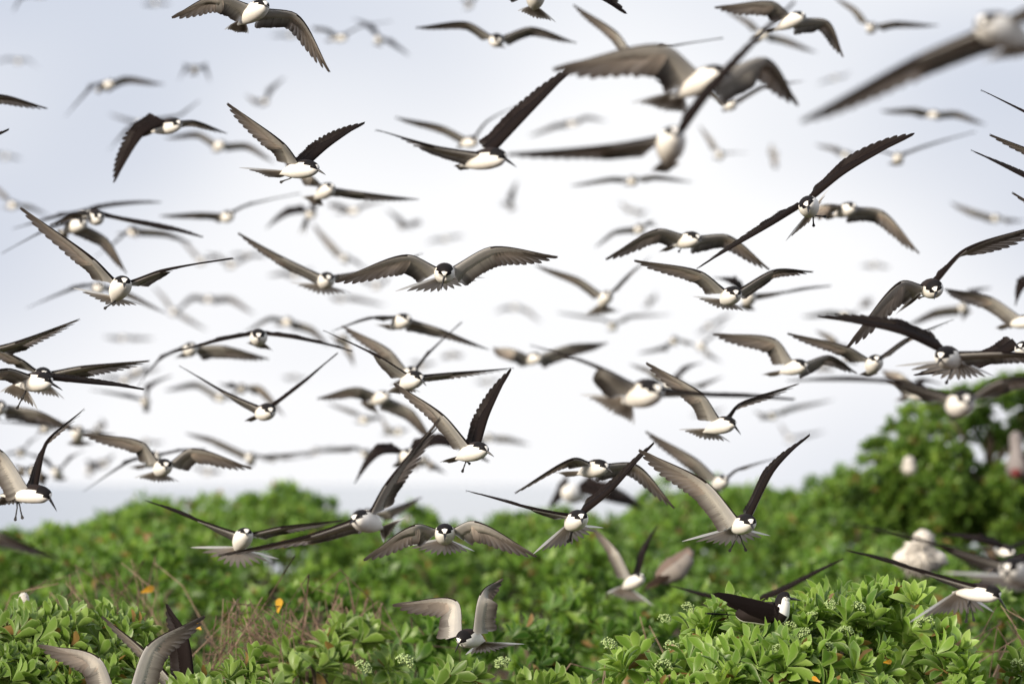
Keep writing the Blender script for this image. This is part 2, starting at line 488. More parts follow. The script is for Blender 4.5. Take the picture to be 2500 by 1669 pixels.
# ---- the bushes in front, one by one: label, sight x of the middle, depth, half width in sight px, sight y of the top, depth radius
FRONT = [
    ("big bright bush at the lower right that carries the perched tern", 1975, 20.9, 515, 1486, 0.80, 0.26, 11, 150, 16, 0.090),
    ("bush at the bottom left corner under the rising pale wings", 150, 21.6, 420, 1516, 0.70, 0.22, 12, 120, 14, 0.090),
    ("low leafy bush tip at the bottom left of centre beside the black wing", 560, 20.6, 190, 1632, 0.40, 0.16, 13, 120, 14, 0.090),
    ("low flowering bush tips along the bottom edge at centre", 1180, 20.0, 330, 1652, 0.40, 0.14, 14, 125, 14, 0.085),
    ("bush at the lower right corner beside the big bright one", 2560, 21.2, 190, 1600, 0.55, 0.20, 15, 120, 14, 0.090),
    ("dark green bush left of the landing tern at the bottom centre", 835, 23.6, 205, 1528, 0.42, 0.26, 16, 84, 14, 0.106),
]
front = []
for (lb, sx, d, hw, sy, ry, sag, seed, dens, nl, size) in FRONT:
    rx = hw / F_PX * d
    front.append(shrub(lb, px_x(sx, d), d, rx, ry, px_z(sy, d) - 0.045, sag, seed, dens, nl, size, M_LEAF_PALE if seed == 11 else M_LEAF, LEAF_HI, 300))

# flower heads seen on the front bushes
FL = [(0, 'd3', 850, 1380), (0, 'd3', 1300, 1390), (0, 'd3', 1420, 1110), (0, 'd3', 1250, 1190), (0, 'd3', 1670, 1340), (0, 'd3', 1860, 1410), (0, 'd3', 1240, 1535),
      (0, 'd4', 360, 1180), (0, 'd4', 500, 1095), (0, 'd4', 690, 1115), (0, 'd4', 200, 1260), (0, 'd4', 120, 1410), (0, 'd4', 470, 1400), (0, 'd4', 600, 1285),
      (0, 'd4', 310, 1300), (0, 'd4', 1180, 1225), (3, 'd2', 1150, 1512), (3, 'd2', 845, 1550), (3, 'd2', 1850, 1512), (3, 'd3', 90, 1520), (4, 'd4', 1850, 1530)]
for k, (b, tl, x, y) in enumerate(FL):
    root, dm, origin, rng = front[b]
    sx, sy = sight(tl, x, y)
    p = dm.hit(sx, sy, dm.c[1] - 1.2, dm.c[1] + 1.0)
    if p is None: p = at(sx, sy, dm.c[1] - 0.2)
    f = link('flower_cluster', FLOWERS[k % 4], root, p - origin + np.array([0, -0.03, 0.045]))
    f.rotation_euler = (0.5, random.uniform(-.4, .4), random.uniform(0, 6)); f.scale = [random.uniform(0.85, 1.25)] * 3

# ---- the scrub behind, row after row up to the ridge
OUT_X = [-900, -300, 0, 67, 170, 300, 490, 540, 700, 800, 850, 940, 1005, 1080, 1200, 1280, 1311, 1402, 1595, 1680, 1745, 1840, 1894, 2012, 2079, 2150, 2300, 2500, 2900, 3500]
OUT_Y = [1330, 1325, 1315, 1299, 1258, 1218, 1176, 1178, 1197, 1207, 1228, 1258, 1275, 1300, 1305, 1285, 1205, 1172, 1126, 1134, 1150, 1164, 1160, 1188, 1198, 1180, 1170, 1170, 1180, 1190]
ROWS = [(24.6, 'first scrub row behind the front bushes', 0.68, 0.60, 100), (26.8, 'second scrub row behind the front bushes', 0.66, 0.66, 60),
        (29.4, 'third scrub row behind the front bushes', 0.56, 0.74, 0), (32.8, 'middle of the scrub slope', 0.50, 0.85, 0),
        (36.8, 'upper middle of the scrub slope', 0.40, 0.95, 0), (41.2, 'upper scrub slope under the ridge', 0.32, 1.0, 0),
        (45.8, 'front of the ridge', 0.22, 0.85, 0), (50.2, 'back crest of the ridge', 0.0, 0.85, 0)]
ORD = 'first second third fourth fifth sixth seventh eighth ninth tenth eleventh twelfth thirteenth fourteenth fifteenth sixteenth'.split()
CLEAR = [(600, 24.6, 200), (590, 26.8, 150), (850, 26.8, 130), (280, 26.8, 130), (2330, 24.6, 130)]     # bare patches with dry twigs
rr = np.random.default_rng(5)
sd_ = 100
for ri, (d, phrase, drop, rad, parts) in enumerate(ROWS):
    ridge = d > 45
    step = 2 * rad * (0.70 if ridge else 0.88)
    x0, x1 = px_x(-230, d) - 0.7, px_x(2730, d) + 0.7
    n_in, n_left, n_right = 0, 0, 0
    for x in np.arange(x0 + (ri % 2) * step * 0.5, x1, step):
        x = x + rr.normal(0, 0.12 * rad)
        y = d + rr.normal(0, 0.22)
        sx = CX + x / y * F_PX
        rx = rad * rr.uniform(0.85, 1.2)
        dip = rr.normal(0, 0.07)
        if any(abs(sx - c[0]) < c[2] and abs(d - c[1]) < 0.1 for c in CLEAR): continue
        sd_ += 1
        lim = np.interp(sx + np.array([-0.75, -0.4, 0, 0.4, 0.75]) * rx / y * F_PX, OUT_X, OUT_Y)
        lim = lim.mean() * 0.4 + lim.max() * 0.6
        sy = max(CY + 347.5 + (drop + dip) / y * F_PX, lim + (0 if d > 48 else 8)) + 8
        half = rx / y * F_PX
        if sx + half < 0: n_left += 1; lb = f"green shrub just past the left border, {phrase}" + (' again' if n_left > 1 else '')
        elif sx - half > 2500: n_right += 1; lb = f"green shrub just past the right border, {phrase}" + (' again' if n_right > 1 else '')
        else:
            lb = f"{ORD[n_in]} green shrub from the left, {phrase}"; n_in += 1
        dens, nl, size = (62, 12, 0.098) if d < 31 else ((60, 11, 0.094) if d < 39 else (74, 10, 0.085))
        mat = M_LEAF_MID if d < 34 else M_LEAF_FAR
        seen = -80 < sx < 2580
        shrub(lb, x, y, rx, rad * (1.05 if not ridge else 2.1), px_z(sy, y) - (0.05 if d < 44 else 0.0), 0.50 + 0.22 * rad if not ridge else 0.30, sd_, dens, nl, size, mat, LEAF_HI if d < 28 else LEAF_LO, parts if seen else 0, under=0.25 if d < 39 else 0.75)

# withered yellow leaves
for tl, x, y, d, fi, yaw in (('d1', 1022, 905, 25.6, None, 1.2), ('d1', 1455, 1172, 24.2, None, -0.9), ('d2', 232, 1050, 24.0, None, 0.1), ('d4', 880, 1410, 20.2, 0, 1.5), ('d4', 420, 1552, 20.1, 0, -1.0)):
    sx, sy = sight(tl, x, y)
    p = at(sx, sy, d)
    R = np.array(Matrix.Rotation(yaw, 3, 'Y') @ Matrix.Rotation(math.radians(62), 3, 'X'))
    if fi is None:
        o = link('withered_leaf', leaf_mesh(1, 0.5, M_YELLOW))
        o.matrix_world = Matrix.LocRotScale(Vector(p), Matrix(R.tolist()).to_quaternion(), Vector((0.08, 0.08, 0.08) if x != 1455 else (0.05, 0.05, 0.05)))
        tag(o, {'d1': "orange yellow withered leaf among the twigs at the left" if x < 1200 else "yellow withered leaf beside the upright black wing", 'd2': "upright yellow withered leaf over the bare twigs left of centre"}[tl], 'leaf', 'withered leaves')
    else:
        root, dm, origin, rng = front[fi]
        o = leaf_object(root, origin, p, R, 0.042, 0.2, M_YELLOW, 1); o['label'] = 'withered orange yellow leaf'

# dry twigs in the bare patches: label, sight x range, sight y range (top, foot), depth, how many, pale share
TWIGS = [("tangle of bare brown twigs left of centre near the bottom", 525, 715, 1455, 1690, 23.8, 100, 0.2),
         ("bare brown twigs behind the dark green bush at the bottom", 740, 940, 1445, 1560, 25.2, 46, 0.35),
         ("row of snapped brown stems sticking out of the left scrub", 165, 385, 1352, 1480, 26.6, 22, 0.45),
         ("dead sticks at the left behind the white sitting bird", 110, 190, 1400, 1540, 25.2, 12, 0.4),
         ("single pale dead stick left of the big bright bush", 1545, 1590, 1500, 1580, 24.0, 3, 0.9),
         ("crooked driftwood twig left of the big bright bush", 1395, 1480, 1605, 1680, 22.6, 5, 0.9),
         ("dead bent branches at the right border under the descending tern", 2420, 2510, 1470, 1620, 23.6, 14, 0.4)]
for k, (lb, xa, xb, ya, yb, d, n, pale) in enumerate(TWIGS):
    rng = np.random.default_rng(300 + k)
    mx_ = (xa + xb) / 2
    origin = np.array([px_x(mx_, d), d, float(ground_z(px_x(mx_, d), d))])
    root = tag(empty('bare_shrub', origin), lb, 'dead shrub', 'dead twigs between the shrubs')
    for i in range(n):
        dd = d + rng.normal(0, 0.25)
        tx = rng.uniform(xa, xb); ty = ya + (yb - ya) * rng.beta(1.2, 2.6)
        fx = tx + rng.normal(0, 70)
        b = at(tx, ty, dd); a = np.array([px_x(fx, d), d + rng.normal(0, 0.15), origin[2] - 0.03])
        mat = M_PALE_TWIG if rng.uniform() < pale else M_TWIG
        branch(root, origin, a, b, rng.uniform(0.004, 0.0085), 0.002, mat, rng, 0.085, n=10)

# ---- the tree at the right
def tree():
    rng = np.random.default_rng(77)
    d = 43.0
    tx = px_x(2440, d)
    origin = np.array([tx, d, float(ground_z(tx, d))])
    root = tag(empty('tree', origin), "dark leafy tree rising above the ridge at the right border", 'tree')
    CL = [(2215, 1035, .10), (2245, 1010, .10), (2300, 1000, .12), (2360, 990, .12), (2420, 975, .13), (2475, 960, .14), (2540, 950, .16), (2620, 960, .18),
          (2225, 1090, .12), (2215, 1140, .13), (2185, 1175, .12), (2270, 1075, .13), (2260, 1140, .15), (2320, 1120, .14), (2300, 1190, .16), (2350, 1060, .11), (2400, 1035, .11),
          (2380, 1180, .16), (2440, 1090, .12), (2470, 1180, .15), (2520, 1040, .15), (2540, 1140, .18), (2240, 1215, .15), (2340, 1240, .16), (2430, 1250, .16), (2510, 1240, .18), (2620, 1060, .2), (2640, 1180, .22), (2170, 1215, .13), (2115, 1205, .10), (2150, 1165, .09), (2060, 1222, .09), (2190, 1060, .07), (2128, 1140, .08), (2165, 1118, .08), (2085, 1185, .09), (2030, 1215, .10), (2205, 1110, .10)] + [(2140 + 46 * i, 1262 + 14 * (i % 3), .15) for i in range(12)] + [(2200 + 60 * i, 1195 + 25 * (i % 2), .14) for i in range(8)]
    P, N = [], []
    for (sx, sy, r) in CL:
        c = at(sx, sy, d + rng.normal(0, 0.25))
        k = int(36 * (r / 0.13) ** 2)
        u = rng.normal(0, 1, (k, 3)); u /= np.linalg.norm(u, axis=1, keepdims=True)
        P.append(c + u * r * rng.uniform(0.5, 1.0, (k, 1)) ** 0.6 * np.array([1.1, 1.3, 0.8])); N.append(u * 0.7 + np.array([0, 0, 0.8]))
    P, N = np.concatenate(P), np.concatenate(N)
    fr = rosettes(P, N, rng.uniform(0.8, 1.2, len(P)) * 0.085, 9, rng)
    leaf_mass('crown', fr, LEAF_LO, M_LEAF_TREE, root, origin, rng)
    base = origin + np.array([0, 0, -0.05])
    V, F = tube(wander(base, at(2410, 1150, d), 8, 0.03, rng) - origin, np.linspace(0.055, 0.028, 8), 8)
    link('trunk', mesh_from('trunk', V, F, M_BARK), root)
    for (sx, sy, r) in CL[::2]:
        branch(root, origin, at(2415, 1190 + rng.uniform(-20, 40), d), at(sx, sy, d), 0.024, 0.007, M_BARK, rng, 0.05)
    # the small lone tuft on its own stem left of the crown
    d2 = 43.5
    o2 = at(2150, 1250, d2); o2[2] = float(ground_z(o2[0], d2))
    r2 = tag(empty('sapling', o2), "thin sapling with one small leaf tuft left of the tree", 'sapling')
    P, N = [], []
    for sx, sy in ((2125, 1095), (2148, 1088), (2170, 1090)):
        u = rng.normal(0, 1, (16, 3)); P.append(at(sx, sy, d2) + u * 0.022); N.append(u * 0.3 + np.array([0, 0, 1.0]))
    leaf_mass('crown', rosettes(np.concatenate(P), np.concatenate(N), np.full(48, 0.065), 8, rng), LEAF_LO, M_LEAF_TREE, r2, o2, rng)
    V, F = tube(wander(o2, at(2140, 1097, d2), 9, 0.03, rng) - o2, np.linspace(0.016, 0.006, 9), 6)
    link('trunk', mesh_from('trunk', V, F, M_BARK), r2)
tree()
# each tern: where its joints are sighted (view tile, head, rump, near wing wrist and tip, other wing wrist and tip) and how far off it is
# (label, tile, head, rump, A wrist, A tip, B wrist, B tip, options)
TERNS = [
# ---- upper band
("dark blurred tern cut by the frame at the far upper left corner", 'a1', (420,-60),(300,-40),(225,-35),(120,105),(480,-150),(620,-150), dict(d=46,c=(-.4,-.3))),
("faint smudged tern low at the left border under the dark corner wing", 'a1', (180,545),(160,555),(90,520),(-60,560),(240,530),(350,610), dict(d=68,c=(.2,.2))),
("blurred tern left of the crescent shaped one, dark left wing pointing down", 'a1', (1000,740),(890,800),(850,775),(580,1050),(1120,690),(1480,755), dict(d=42,c=(-.35,.45),tail=[(860,830),(900,835)])),
("dark blurred tern arched like a crescent in the upper left sky", 'a1', (1750,612),(1740,640),(1690,615),(1600,725),(1810,612),(1885,735), dict(d=52,c=(-.6,-.5))),
("tern past the left border showing one dark curved brown wing", 'a1', (-270,940),(-380,980),(-20,850),(430,970),(-600,850),(-1000,950), dict(d=24,c=(.45,.4),swap=1)),
("tern past the left border showing only fingered dark wing feathers", 'a1', (-430,1480),(-520,1560),(-180,1330),(85,1150),(-650,1300),(-900,1100), dict(d=22,c=(-.6,.5),swap=1)),
("very faint ghostlike tern at the left border above the tangled trio", 'a1', (70,1395),(50,1410),(-10,1370),(-100,1350),(130,1400),(200,1430), dict(d=75,c=(.4,.4))),
("brown winged tern with one long wing swept straight down, upper left", 'a1', (1590,1108),(1400,1165),(1290,1215),(1018,1640),(1740,1085),(2040,1195), dict(d=25,c=(-.85,.35),bill=(1640,1132),up=(-.25,1))),
("grey blurred tern behind the brown wing pointing down", 'a1', (1320,1110),(1250,1135),(1130,1195),(970,1350),(1600,1045),(1790,900), dict(d=43,c=(-.4,-.3))),
("faint far tern whose pale wing trails left of the brown one", 'a1', (1270,1100),(1240,1120),(1140,1065),(980,1020),(1340,1130),(1400,1160), dict(d=58,c=(.3,.3))),
("small white bodied tern right of the brown wing, both wings bowed down", 'a1', (1990,1285),(1935,1340),(1775,1188),(1480,1235),(2215,1288),(2470,1460), dict(d=42,c=(.42,.45),tail=[(1890,1350),(2000,1355)])),
("sharp tern cut by the upper edge, pale belly and long drooping wing", 'a2', (158,42),(-20,185),('a1',1950,-45),('a1',1535,152),(460,130),(760,648), dict(d=21,c=(.75,.72),bill=(210,72),tail=[('a1',2012,268),('a1',2224,306)],sharp=1,root=.05)),
("blurred tan bellied tern beside the drooping wing of the upper edge bird", 'a2', (885,335),(790,350),(740,265),(600,240),(1030,245),(1310,190), dict(d=47,c=(.35,-.2),tail=[(700,372),(720,380)])),
("slate coloured blurred tern slanting down right in the upper left half", 'a2', (1200,345),(1190,375),(1090,250),(960,165),(1290,400),(1470,500), dict(d=50,c=(-.6,-.6))),
("ghost pale far tern under the long drooping wing", 'a2', (420,305),(400,320),(320,305),(215,322),(450,290),(490,265), dict(d=76,c=(.3,.3))),
("tern with evenly arched wings hanging below the upper edge, left of centre", 'a3', (55,352),(25,375),('a2',1985,205),('a2',1520,246),(350,248),(768,386), dict(d=29,c=(.33,.42),bill=(95,420),tail=[('a2',2170,385),(140,440)])),
("dark smudge of a tern leaving through the upper edge near the middle", 'a2', (2015,30),(2000,55),(1960,20),(1930,-10),(2060,-10),(2120,-80), dict(d=60,c=(-.6,-.6))),
("pale grey far tern with a single wing raised, upper left sky", 'a2', (185,895),(165,920),(90,890),(0,850),(235,825),(350,695), dict(d=58,c=(.5,-.7))),
("medium blurred tern above the dark diving one, thin wings raised wide", 'a2', (2055,1258),(1950,1290),(1765,1135),(1340,1048),(2170,1090),(2502,915), dict(d=33,c=(.35,-.12),tail=[(1890,1325),(1920,1330)],bill=(2085,1290))),
("sharp tern flying right, pale left wing and dark right wing raised", 'b2', (600,25),(365,75),('a2',345,1290),('a1',2040,920),('a2',745,1320),('a2',1072,1092), dict(d=21,c=(.62,-.72),bill=(716,100),tail=[(-60,35),(300,125)],feet=[(345,150)],sharp=1)),
("larger dark tern flying right with one wing thrust steeply up", 'a3', (75,1388),('a2',2000,1465),('a2',1690,1318),('a2',1165,1163),(330,1040),(775,570), dict(d=17.8,c=((.42,-.12),-.62),bill=(225,1500),tail=[('a2',1862,1490),('a2',1990,1520)],sharp=1)),
("large close tern in the upper centre with tan underwings spread broad", 'a3', (2040,640),(1700,830),(1545,400),(545,610),(2450,515),(2757,940), dict(d=15,c=(.86,.85),bill=(2185,695),tail=[(1250,925),(1765,1030)],sharp=1)),
("tern half hidden behind the large close one, thin wings in a V", 'a3', (1335,575),(1285,560),(1130,300),(735,40),(1480,460),(2080,338), dict(d=29,c=(.45,-.12),tail=[(1160,575),(1260,600)])),
("tern cut by the upper edge with dark fingered wing fanned out", 'a3', (400,-70),(385,55),(150,-150),(0,-350),(740,-100),(1215,128), dict(d=22.5,c=(.6,-.85),tail=[(235,100),(580,205)],sharp=1)),
("close blurred tern with one wing rising as a long dark diagonal", 'a3', (1625,1190),(1580,1430),(1080,1305),(140,1375),(1965,840),(2715,5), dict(d=14.2,c=((.32,.24),-.24),bill=(1680,1225),tail=[(1430,1545),(1690,1470)],up=(.3,1))),
("small white tern below the large close one's head", 'a3', (2165,918),(2115,965),(1900,780),(1470,712),('a4',15,768),('a4',378,727), dict(d=34,c=(.2,.15),tail=[(2060,990),(2080,995)])),
("soft grey tern right of the steeply raised wing", 'a3', (755,1105),(640,1108),(590,1110),(335,1215),(850,1042),(1035,1082), dict(d=58,c=(.4,.4))),
("soft grey tern right of the close diagonal winged bird", 'a3', (2060,1375),(2040,1400),(1990,1270),(1865,1125),(2140,1375),(2290,1368), dict(d=50,c=(.5,-.2))),
("sharp edged tern at the upper right, dark wings drooped either side", 'a4', (352,135),(165,245),(105,15),(-425,62),(590,185),(735,512), dict(d=26,c=(.75,.75),bill=(402,165),tail=[(-10,275),(60,265)],sharp=1)),
("pale blurred tern behind the upper right drooping winged one", 'a4', (35,300),(-20,330),('a3',2330,200),('a3',2075,65),(220,345),(495,472), dict(d=44,c=(.4,.45))),
("slate blurred tern hanging from the upper edge by the right, wings in an open V", 'a4', (985,235),(980,270),(860,95),(650,-30),(1190,198),(1590,228), dict(d=38,c=(.35,.35),tail=[(930,295),(1010,300)])),
("big out of focus tern at the upper right corner, wing sweeping down left", 'a4', (2000,215),(2330,360),(1400,510),(345,1080),(2560,-20),(3300,-300), dict(d=11.8,c=((.45,.38),.4),bill=(1925,250),tail=[(1980,560),(2500,420)])),
("barely visible tern speck right of the large close one's wing tip", 'a4', (670,690),(650,705),(590,710),(490,760),(720,680),(800,640), dict(d=80,c=(.3,.3))),
("blurred tan breasted tern below the big corner bird's wing", 'a4', (1570,1020),(1480,1030),(1380,970),(1060,992),(1740,1000),(2010,1115), dict(d=46,c=(.5,.5))),
("tiny dark upright smudge of a tern right of centre, upper half", 'a4', (122,1370),(120,1420),(105,1340),(95,1285),(135,1430),(140,1490), dict(d=66,c=(.6,.6))),
("blurred tern just left of the long black raised wing", 'a4', (770,1385),(730,1385),(680,1325),(480,1295),(850,1385),(950,1372), dict(d=52,c=(.5,.1))),
("blurred tern behind the long black raised wing, far wing pale", 'a4', (1235,1395),(1205,1450),(1060,1360),(790,1388),(1450,1322),(1915,1178), dict(d=37,c=(-.1,-.15),tail=[(1120,1470),(1290,1470)])),
("sharp head-on tern tilted with open bill, wings in one diagonal", 'b4', (415,340),(430,440),(110,535),(-585,938),(735,95),(1368,-275), dict(d=20.3,c=(-.28,(-.3,-.62)),bill=(418,452),tail=[(215,690),(604,222)],feet=[(462,525),(535,470)],sharp=1,up=(-.62,1))),
("tern past the right border, thin black wing tip highest there", 'a4', (2900,1330),(2990,1360),(2480,1075),(1960,805),(3200,1200),(3700,1000), dict(d=21,c=(-.22,.3))),
("tern past the right border, thin ragged wing tip second from above", 'a4', (2900,1580),(2960,1640),(2560,1410),(2040,1200),(3200,1500),(3700,1300), dict(d=21,c=(.22,.3))),
("tern past the right border, thick dark wing tip reaching furthest in", 'b4', (2800,330),(2880,390),(2420,155),(1872,-125),(3100,250),(3600,100), dict(d=20,c=(-.35,.3))),
("tern past the right border with only a hairline wing tip showing", 'b4', (2900,700),(2960,760),(2700,530),(2242,250),(3200,600),(3700,450), dict(d=21,c=(.12,.3))),
# ---- second band
("pale blurred tern at the left border above the tangled trio", 'b1', (135,365),(95,380),(60,285),(-110,140),(260,372),(445,465), dict(d=48,c=(.5,.4))),
("sharp tern coming head-on at the left, white breast and long raised wings", 'b1', (1113,1045),(1030,1195),(840,855),(185,384),(1430,968),(2092,840), dict(d=20.4,c=(.5,(.3,-.1)),bill=(1112,1112),tail=[(655,1112),(1285,1266)],feet=[(965,1275)],sharp=1)),
("dark uppermost tern of the tangled trio at the left", 'b1', (790,450),(700,470),(600,462),(110,582),(945,390),(1445,340), dict(d=32,c=(-.3,-.32))),
("brown backed lowest tern of the tangled trio, one wing hanging", 'b1', (745,520),(590,600),(450,580),(12,802),(955,665),(1140,980), dict(d=28,c=(-.15,.7),bill=(765,580),tail=[(500,590),(605,690)])),
("right hand tern of the tangled trio with one long black wing", 'b1', (882,480),(820,480),(700,445),(440,545),(1250,540),(1822,652), dict(d=26,c=(.2,(-.12,-.3)))),
("white bodied tern right under the trio's long black wing", 'b1', (1222,600),(1150,608),(1020,720),(840,842),(1480,608),(1725,715), dict(d=38,c=(-.25,.4),bill=(1225,680))),
("small dark tern flying level between the two leftmost raised wings", 'b1', (2062,460),(1995,490),(1800,440),(1430,462),(2200,382),(2692,260), dict(d=34,c=(.35,-.15),tail=[(1930,520),(1950,525)])),
("faint grey tern above the right wing of the sharp head-on left bird", 'b1', (2095,895),(2070,915),(1960,825),(1850,795),(2200,830),(2400,795), dict(d=60,c=(.4,.3))),
("faint streaked tern under the small dark level flying one", 'b1', (1820,860),(1800,880),(1730,770),(1595,645),(1900,830),(1980,800), dict(d=60,c=(.4,.3))),
("blurred tern directly behind the sharp head-on left bird", 'b1', (903,1100),(870,1120),(690,1118),(235,1292),(1150,1155),(1505,1345), dict(d=34,c=(-.25,.3))),
("ghostly far tern with drooped wings right of the head-on left bird", 'b1', (1890,1205),(1860,1220),(1725,1180),(1570,1325),(2065,1192),(2285,1345), dict(d=58,c=(.5,.5))),
("ghostly far tern whose wings make one long slant, left of centre", 'b1', (1570,1315),(1555,1335),(1490,1210),(1370,1090),(1690,1380),(1860,1490), dict(d=58,c=(.4,.45))),
("faint flat tern smear left of centre under the ghostly pair", 'c1', (1115,235),(1085,245),(1030,225),(925,225),(1180,225),(1385,240), dict(d=68,c=(.5,.5))),
("white tern right beneath the sharp right flying one, long level wing", 'b2', (760,208),(650,290),(590,110),(330,-40),(1060,262),(1555,316), dict(d=27,c=(.6,.3),bill=(800,232),tail=[(492,300),(695,388)])),
("dark slate tern with short wings under the white long winged one", 'b2', (600,440),(560,460),(390,460),(175,582),(640,385),(660,330), dict(d=41,c=(-.7,-.7),tail=[(470,650),(520,650)])),
("long grey streak of a blurred tern slanting towards the centre bird", 'b2', (898,835),(890,860),(790,725),(600,528),(980,890),(1110,960), dict(d=52,c=(.6,-.4))),
("far tan and grey tern left above the centre bird", 'b2', (1000,415),(900,430),(845,360),(745,350),(1050,365),(1260,318), dict(d=55,c=(.6,.3))),
("far grey tern tilted left, high above the centre bird", 'b2', (1380,550),(1440,560),(1330,480),(1250,405),(1490,555),(1580,540), dict(d=60,c=(-.6,-.5))),
("sharp centre tern with bowed head and evenly spread arched wings", 'b2', (1792,945),(1765,1020),(1450,815),(798,1047),(2190,745),(2800,828), dict(d=20.5,c=(.72,.78),bill=(1752,1132),tail=[(1338,1142),(2148,1020)],sharp=1,headdown=1,droop=.05)),
("tern overlapping the centre bird's left wing tip, fanned tail", 'b2', (742,1015),(690,1085),(330,838),('b1',2132,613),(1100,955),(1588,798), dict(d=25.5,c=(.36,.2),bill=(742,1075),tail=[(400,1068),(960,1160)],sharp=1)),
("faint pale tern left of the one overlapping the centre bird", 'b2', (460,990),(430,1005),(350,965),(195,1000),(520,960),(600,930), dict(d=62,c=(.5,.5))),
("faint tan tern under the centre bird's tail", 'b2', (1190,1085),(1170,1100),(1090,1050),(950,990),(1230,1050),(1300,990), dict(d=58,c=(.3,.3))),
("faint far tern low under the fanned tail left of centre", 'b2', (868,1205),(850,1215),(800,1190),(740,1170),(960,1190),(1260,1265), dict(d=62,c=(.4,.4))),
("blurred tern with tan body above the round headed black winged one", 'c2', (395,85),(340,105),(220,52),(-10,185),(590,140),(752,312), dict(d=42,c=(.3,.6))),
("tern with long thin drooping wings just below the centre bird's left wing", 'c2', (1440,62),(1330,125),(1170,58),(765,178),(1740,160),(2185,342), dict(d=27,c=((.1,-.3),(.5,.3)),bill=(1495,100),tail=[(1155,120),(1425,165)],sharp=1)),
("grey green blurred tern folded behind two crossing wings", 'c2', (885,235),(870,270),(830,225),(755,210),(945,340),(978,492), dict(d=42,c=(.6,.7))),
("dim tern with level wings right above centre", 'b3', (1275,145),(1250,165),(1085,125),(715,192),(1465,105),(1805,162), dict(d=39,c=(.25,.3))),
("dark smudged tern with one wing straight up right of the diving dark bird", 'b3', (170,370),(180,390),(120,375),(75,385),(205,285),(232,150), dict(d=58,c=(-.5,-.8))),
("barely visible tern right of centre above the arched pair", 'b3', (1290,425),(1300,440),(1230,390),(1150,340),(1340,425),(1400,420), dict(d=68,c=(.6,.5))),
("grey blurred tern just behind the left wing of the arched tern", 'b3', (1340,575),(1310,595),(1110,600),(925,745),(1420,552),(1500,565), dict(d=38,c=(.3,-.3))),
("clear tern right of centre with drooped brown wings and small feet", 'b3', (1830,655),(1670,715),(1490,585),(1018,850),(2120,640),(2498,945), dict(d=24,c=(.62,.66),bill=(1885,705),tail=[(1495,792),(1560,775)],feet=[(1690,768)],sharp=1)),
("blurred tern fanning a brown tail right of the centre bird", 'b3', (1052,1160),(985,1260),(790,1030),(395,905),(1215,1005),(1425,828), dict(d=32,c=(.42,.1),tail=[(825,1362),(1165,1330)],bill=(1055,1195))),
("thin pale far tern under the brown fanned tail", 'b3', (1092,1440),(1085,1465),(1000,1392),(590,1328),(1230,1365),(1610,1348), dict(d=46,c=(.15,.2))),
("small dark end-on tern speck right of the brown fanned tail", 'b3', (1415,1225),(1425,1230),(1390,1250),(1355,1285),(1440,1195),(1475,1150), dict(d=68,c=(.6,.6))),
("almost vanished tern arc below the centre bird's right wing", 'b3', (225,1275),(200,1290),(120,1280),(30,1330),(320,1300),(450,1420), dict(d=72,c=(.5,.5))),
("sharp tern right of centre banking towards us with white breast", 'b3', (2185,1150),(2085,1225),(1880,970),(1278,858),('b4',100,958),('b4',465,962), dict(d=22.3,c=(.5,.4),bill=(2205,1215),tail=[(1805,1188),(2320,1325)],sharp=1)),
("dusky tern directly behind the sharp banking one", 'b3', (2320,1170),(2290,1250),(2140,1075),(1985,1015),('b4',205,1155),('b4',622,1088), dict(d=30,c=(-.6,(.2,-.25)),tail=[(2210,1280),(2370,1320)])),
("white tern behind the tilted open billed one, wing drooping right", 'b4', (812,382),(680,450),(590,362),(425,395),(1080,420),(1418,802), dict(d=27,c=(.55,.66),bill=(858,408),tail=[(540,485),(570,490)])),
("dim far tern near the right border, wings nearly flat", 'b4', (2110,480),(2085,500),(1870,405),(1690,345),(2200,490),(2360,510), dict(d=50,c=(.5,.4))),
("sharp tern at the right, one wing crooked down and one up", 'b4', (1572,1105),(1450,1125),(1245,1055),(755,1640),(1830,770),(2570,520), dict(d=20,c=((.72,.72),(-.18,.62)),bill=(1543,1218),tail=[(1205,1345),(1240,1320)],feet=[(1440,1190)],sharp=1,up=(-.35,1))),
("tan breasted tern half past the right border, brown wing arched", 'b4', (2420,1400),(2240,1430),(2060,1195),(1640,1115),(2650,1330),(2950,1500), dict(d=27,c=(.62,.6),tail=[(2085,1475),(2130,1490)])),
("slate blurred tern between the two sharp right hand birds", 'b4', (1810,1270),(1810,1310),(1560,1305),(1305,1442),(1900,1175),(2060,1105), dict(d=38,c=(.6,-.5),tail=[(1800,1410),(1895,1325)])),
("tern past the right border with one dark wing hanging steeply", 'b4', (2480,1000),(2540,1050),(2370,1090),(2268,1275),(2700,900),(3000,800), dict(d=29,c=(-.6,.5))),
("dim tern left of the crooked wing of the sharp right bird", 'b4', (760,1350),(730,1360),(620,1320),(360,1365),(820,1330),(870,1295), dict(d=50,c=(.5,.3))),
("tiny dark blot of a tern close to the crooked wing", 'b4', (935,1245),(930,1260),(905,1245),(880,1260),(960,1235),(990,1215), dict(d=66,c=(.6,.6))),
# ---- third band
("tern past the left border showing a single thin upswept wing", 'c1', (-110,345),(-180,400),(130,280),(716,64),(-350,250),(-800,100), dict(d=22,c=(.36,.3),swap=1)),
("rear one of two overlapping terns at the left border", 'c1', (390,560),(370,620),(190,435),(-420,160),(720,497),(1346,436), dict(d=22.5,c=(.42,.42),tail=[(150,700),(582,790)],bill=(400,600),sharp=1)),
("front one of two overlapping terns at the left border, feet dangling", 'c1', (415,615),(200,650),(70,515),(-440,640),(740,640),(1297,692), dict(d=20,c=(.55,-.28),bill=(562,708),tail=[(0,722),(342,888)],feet=[(170,835),(215,745)],sharp=1)),
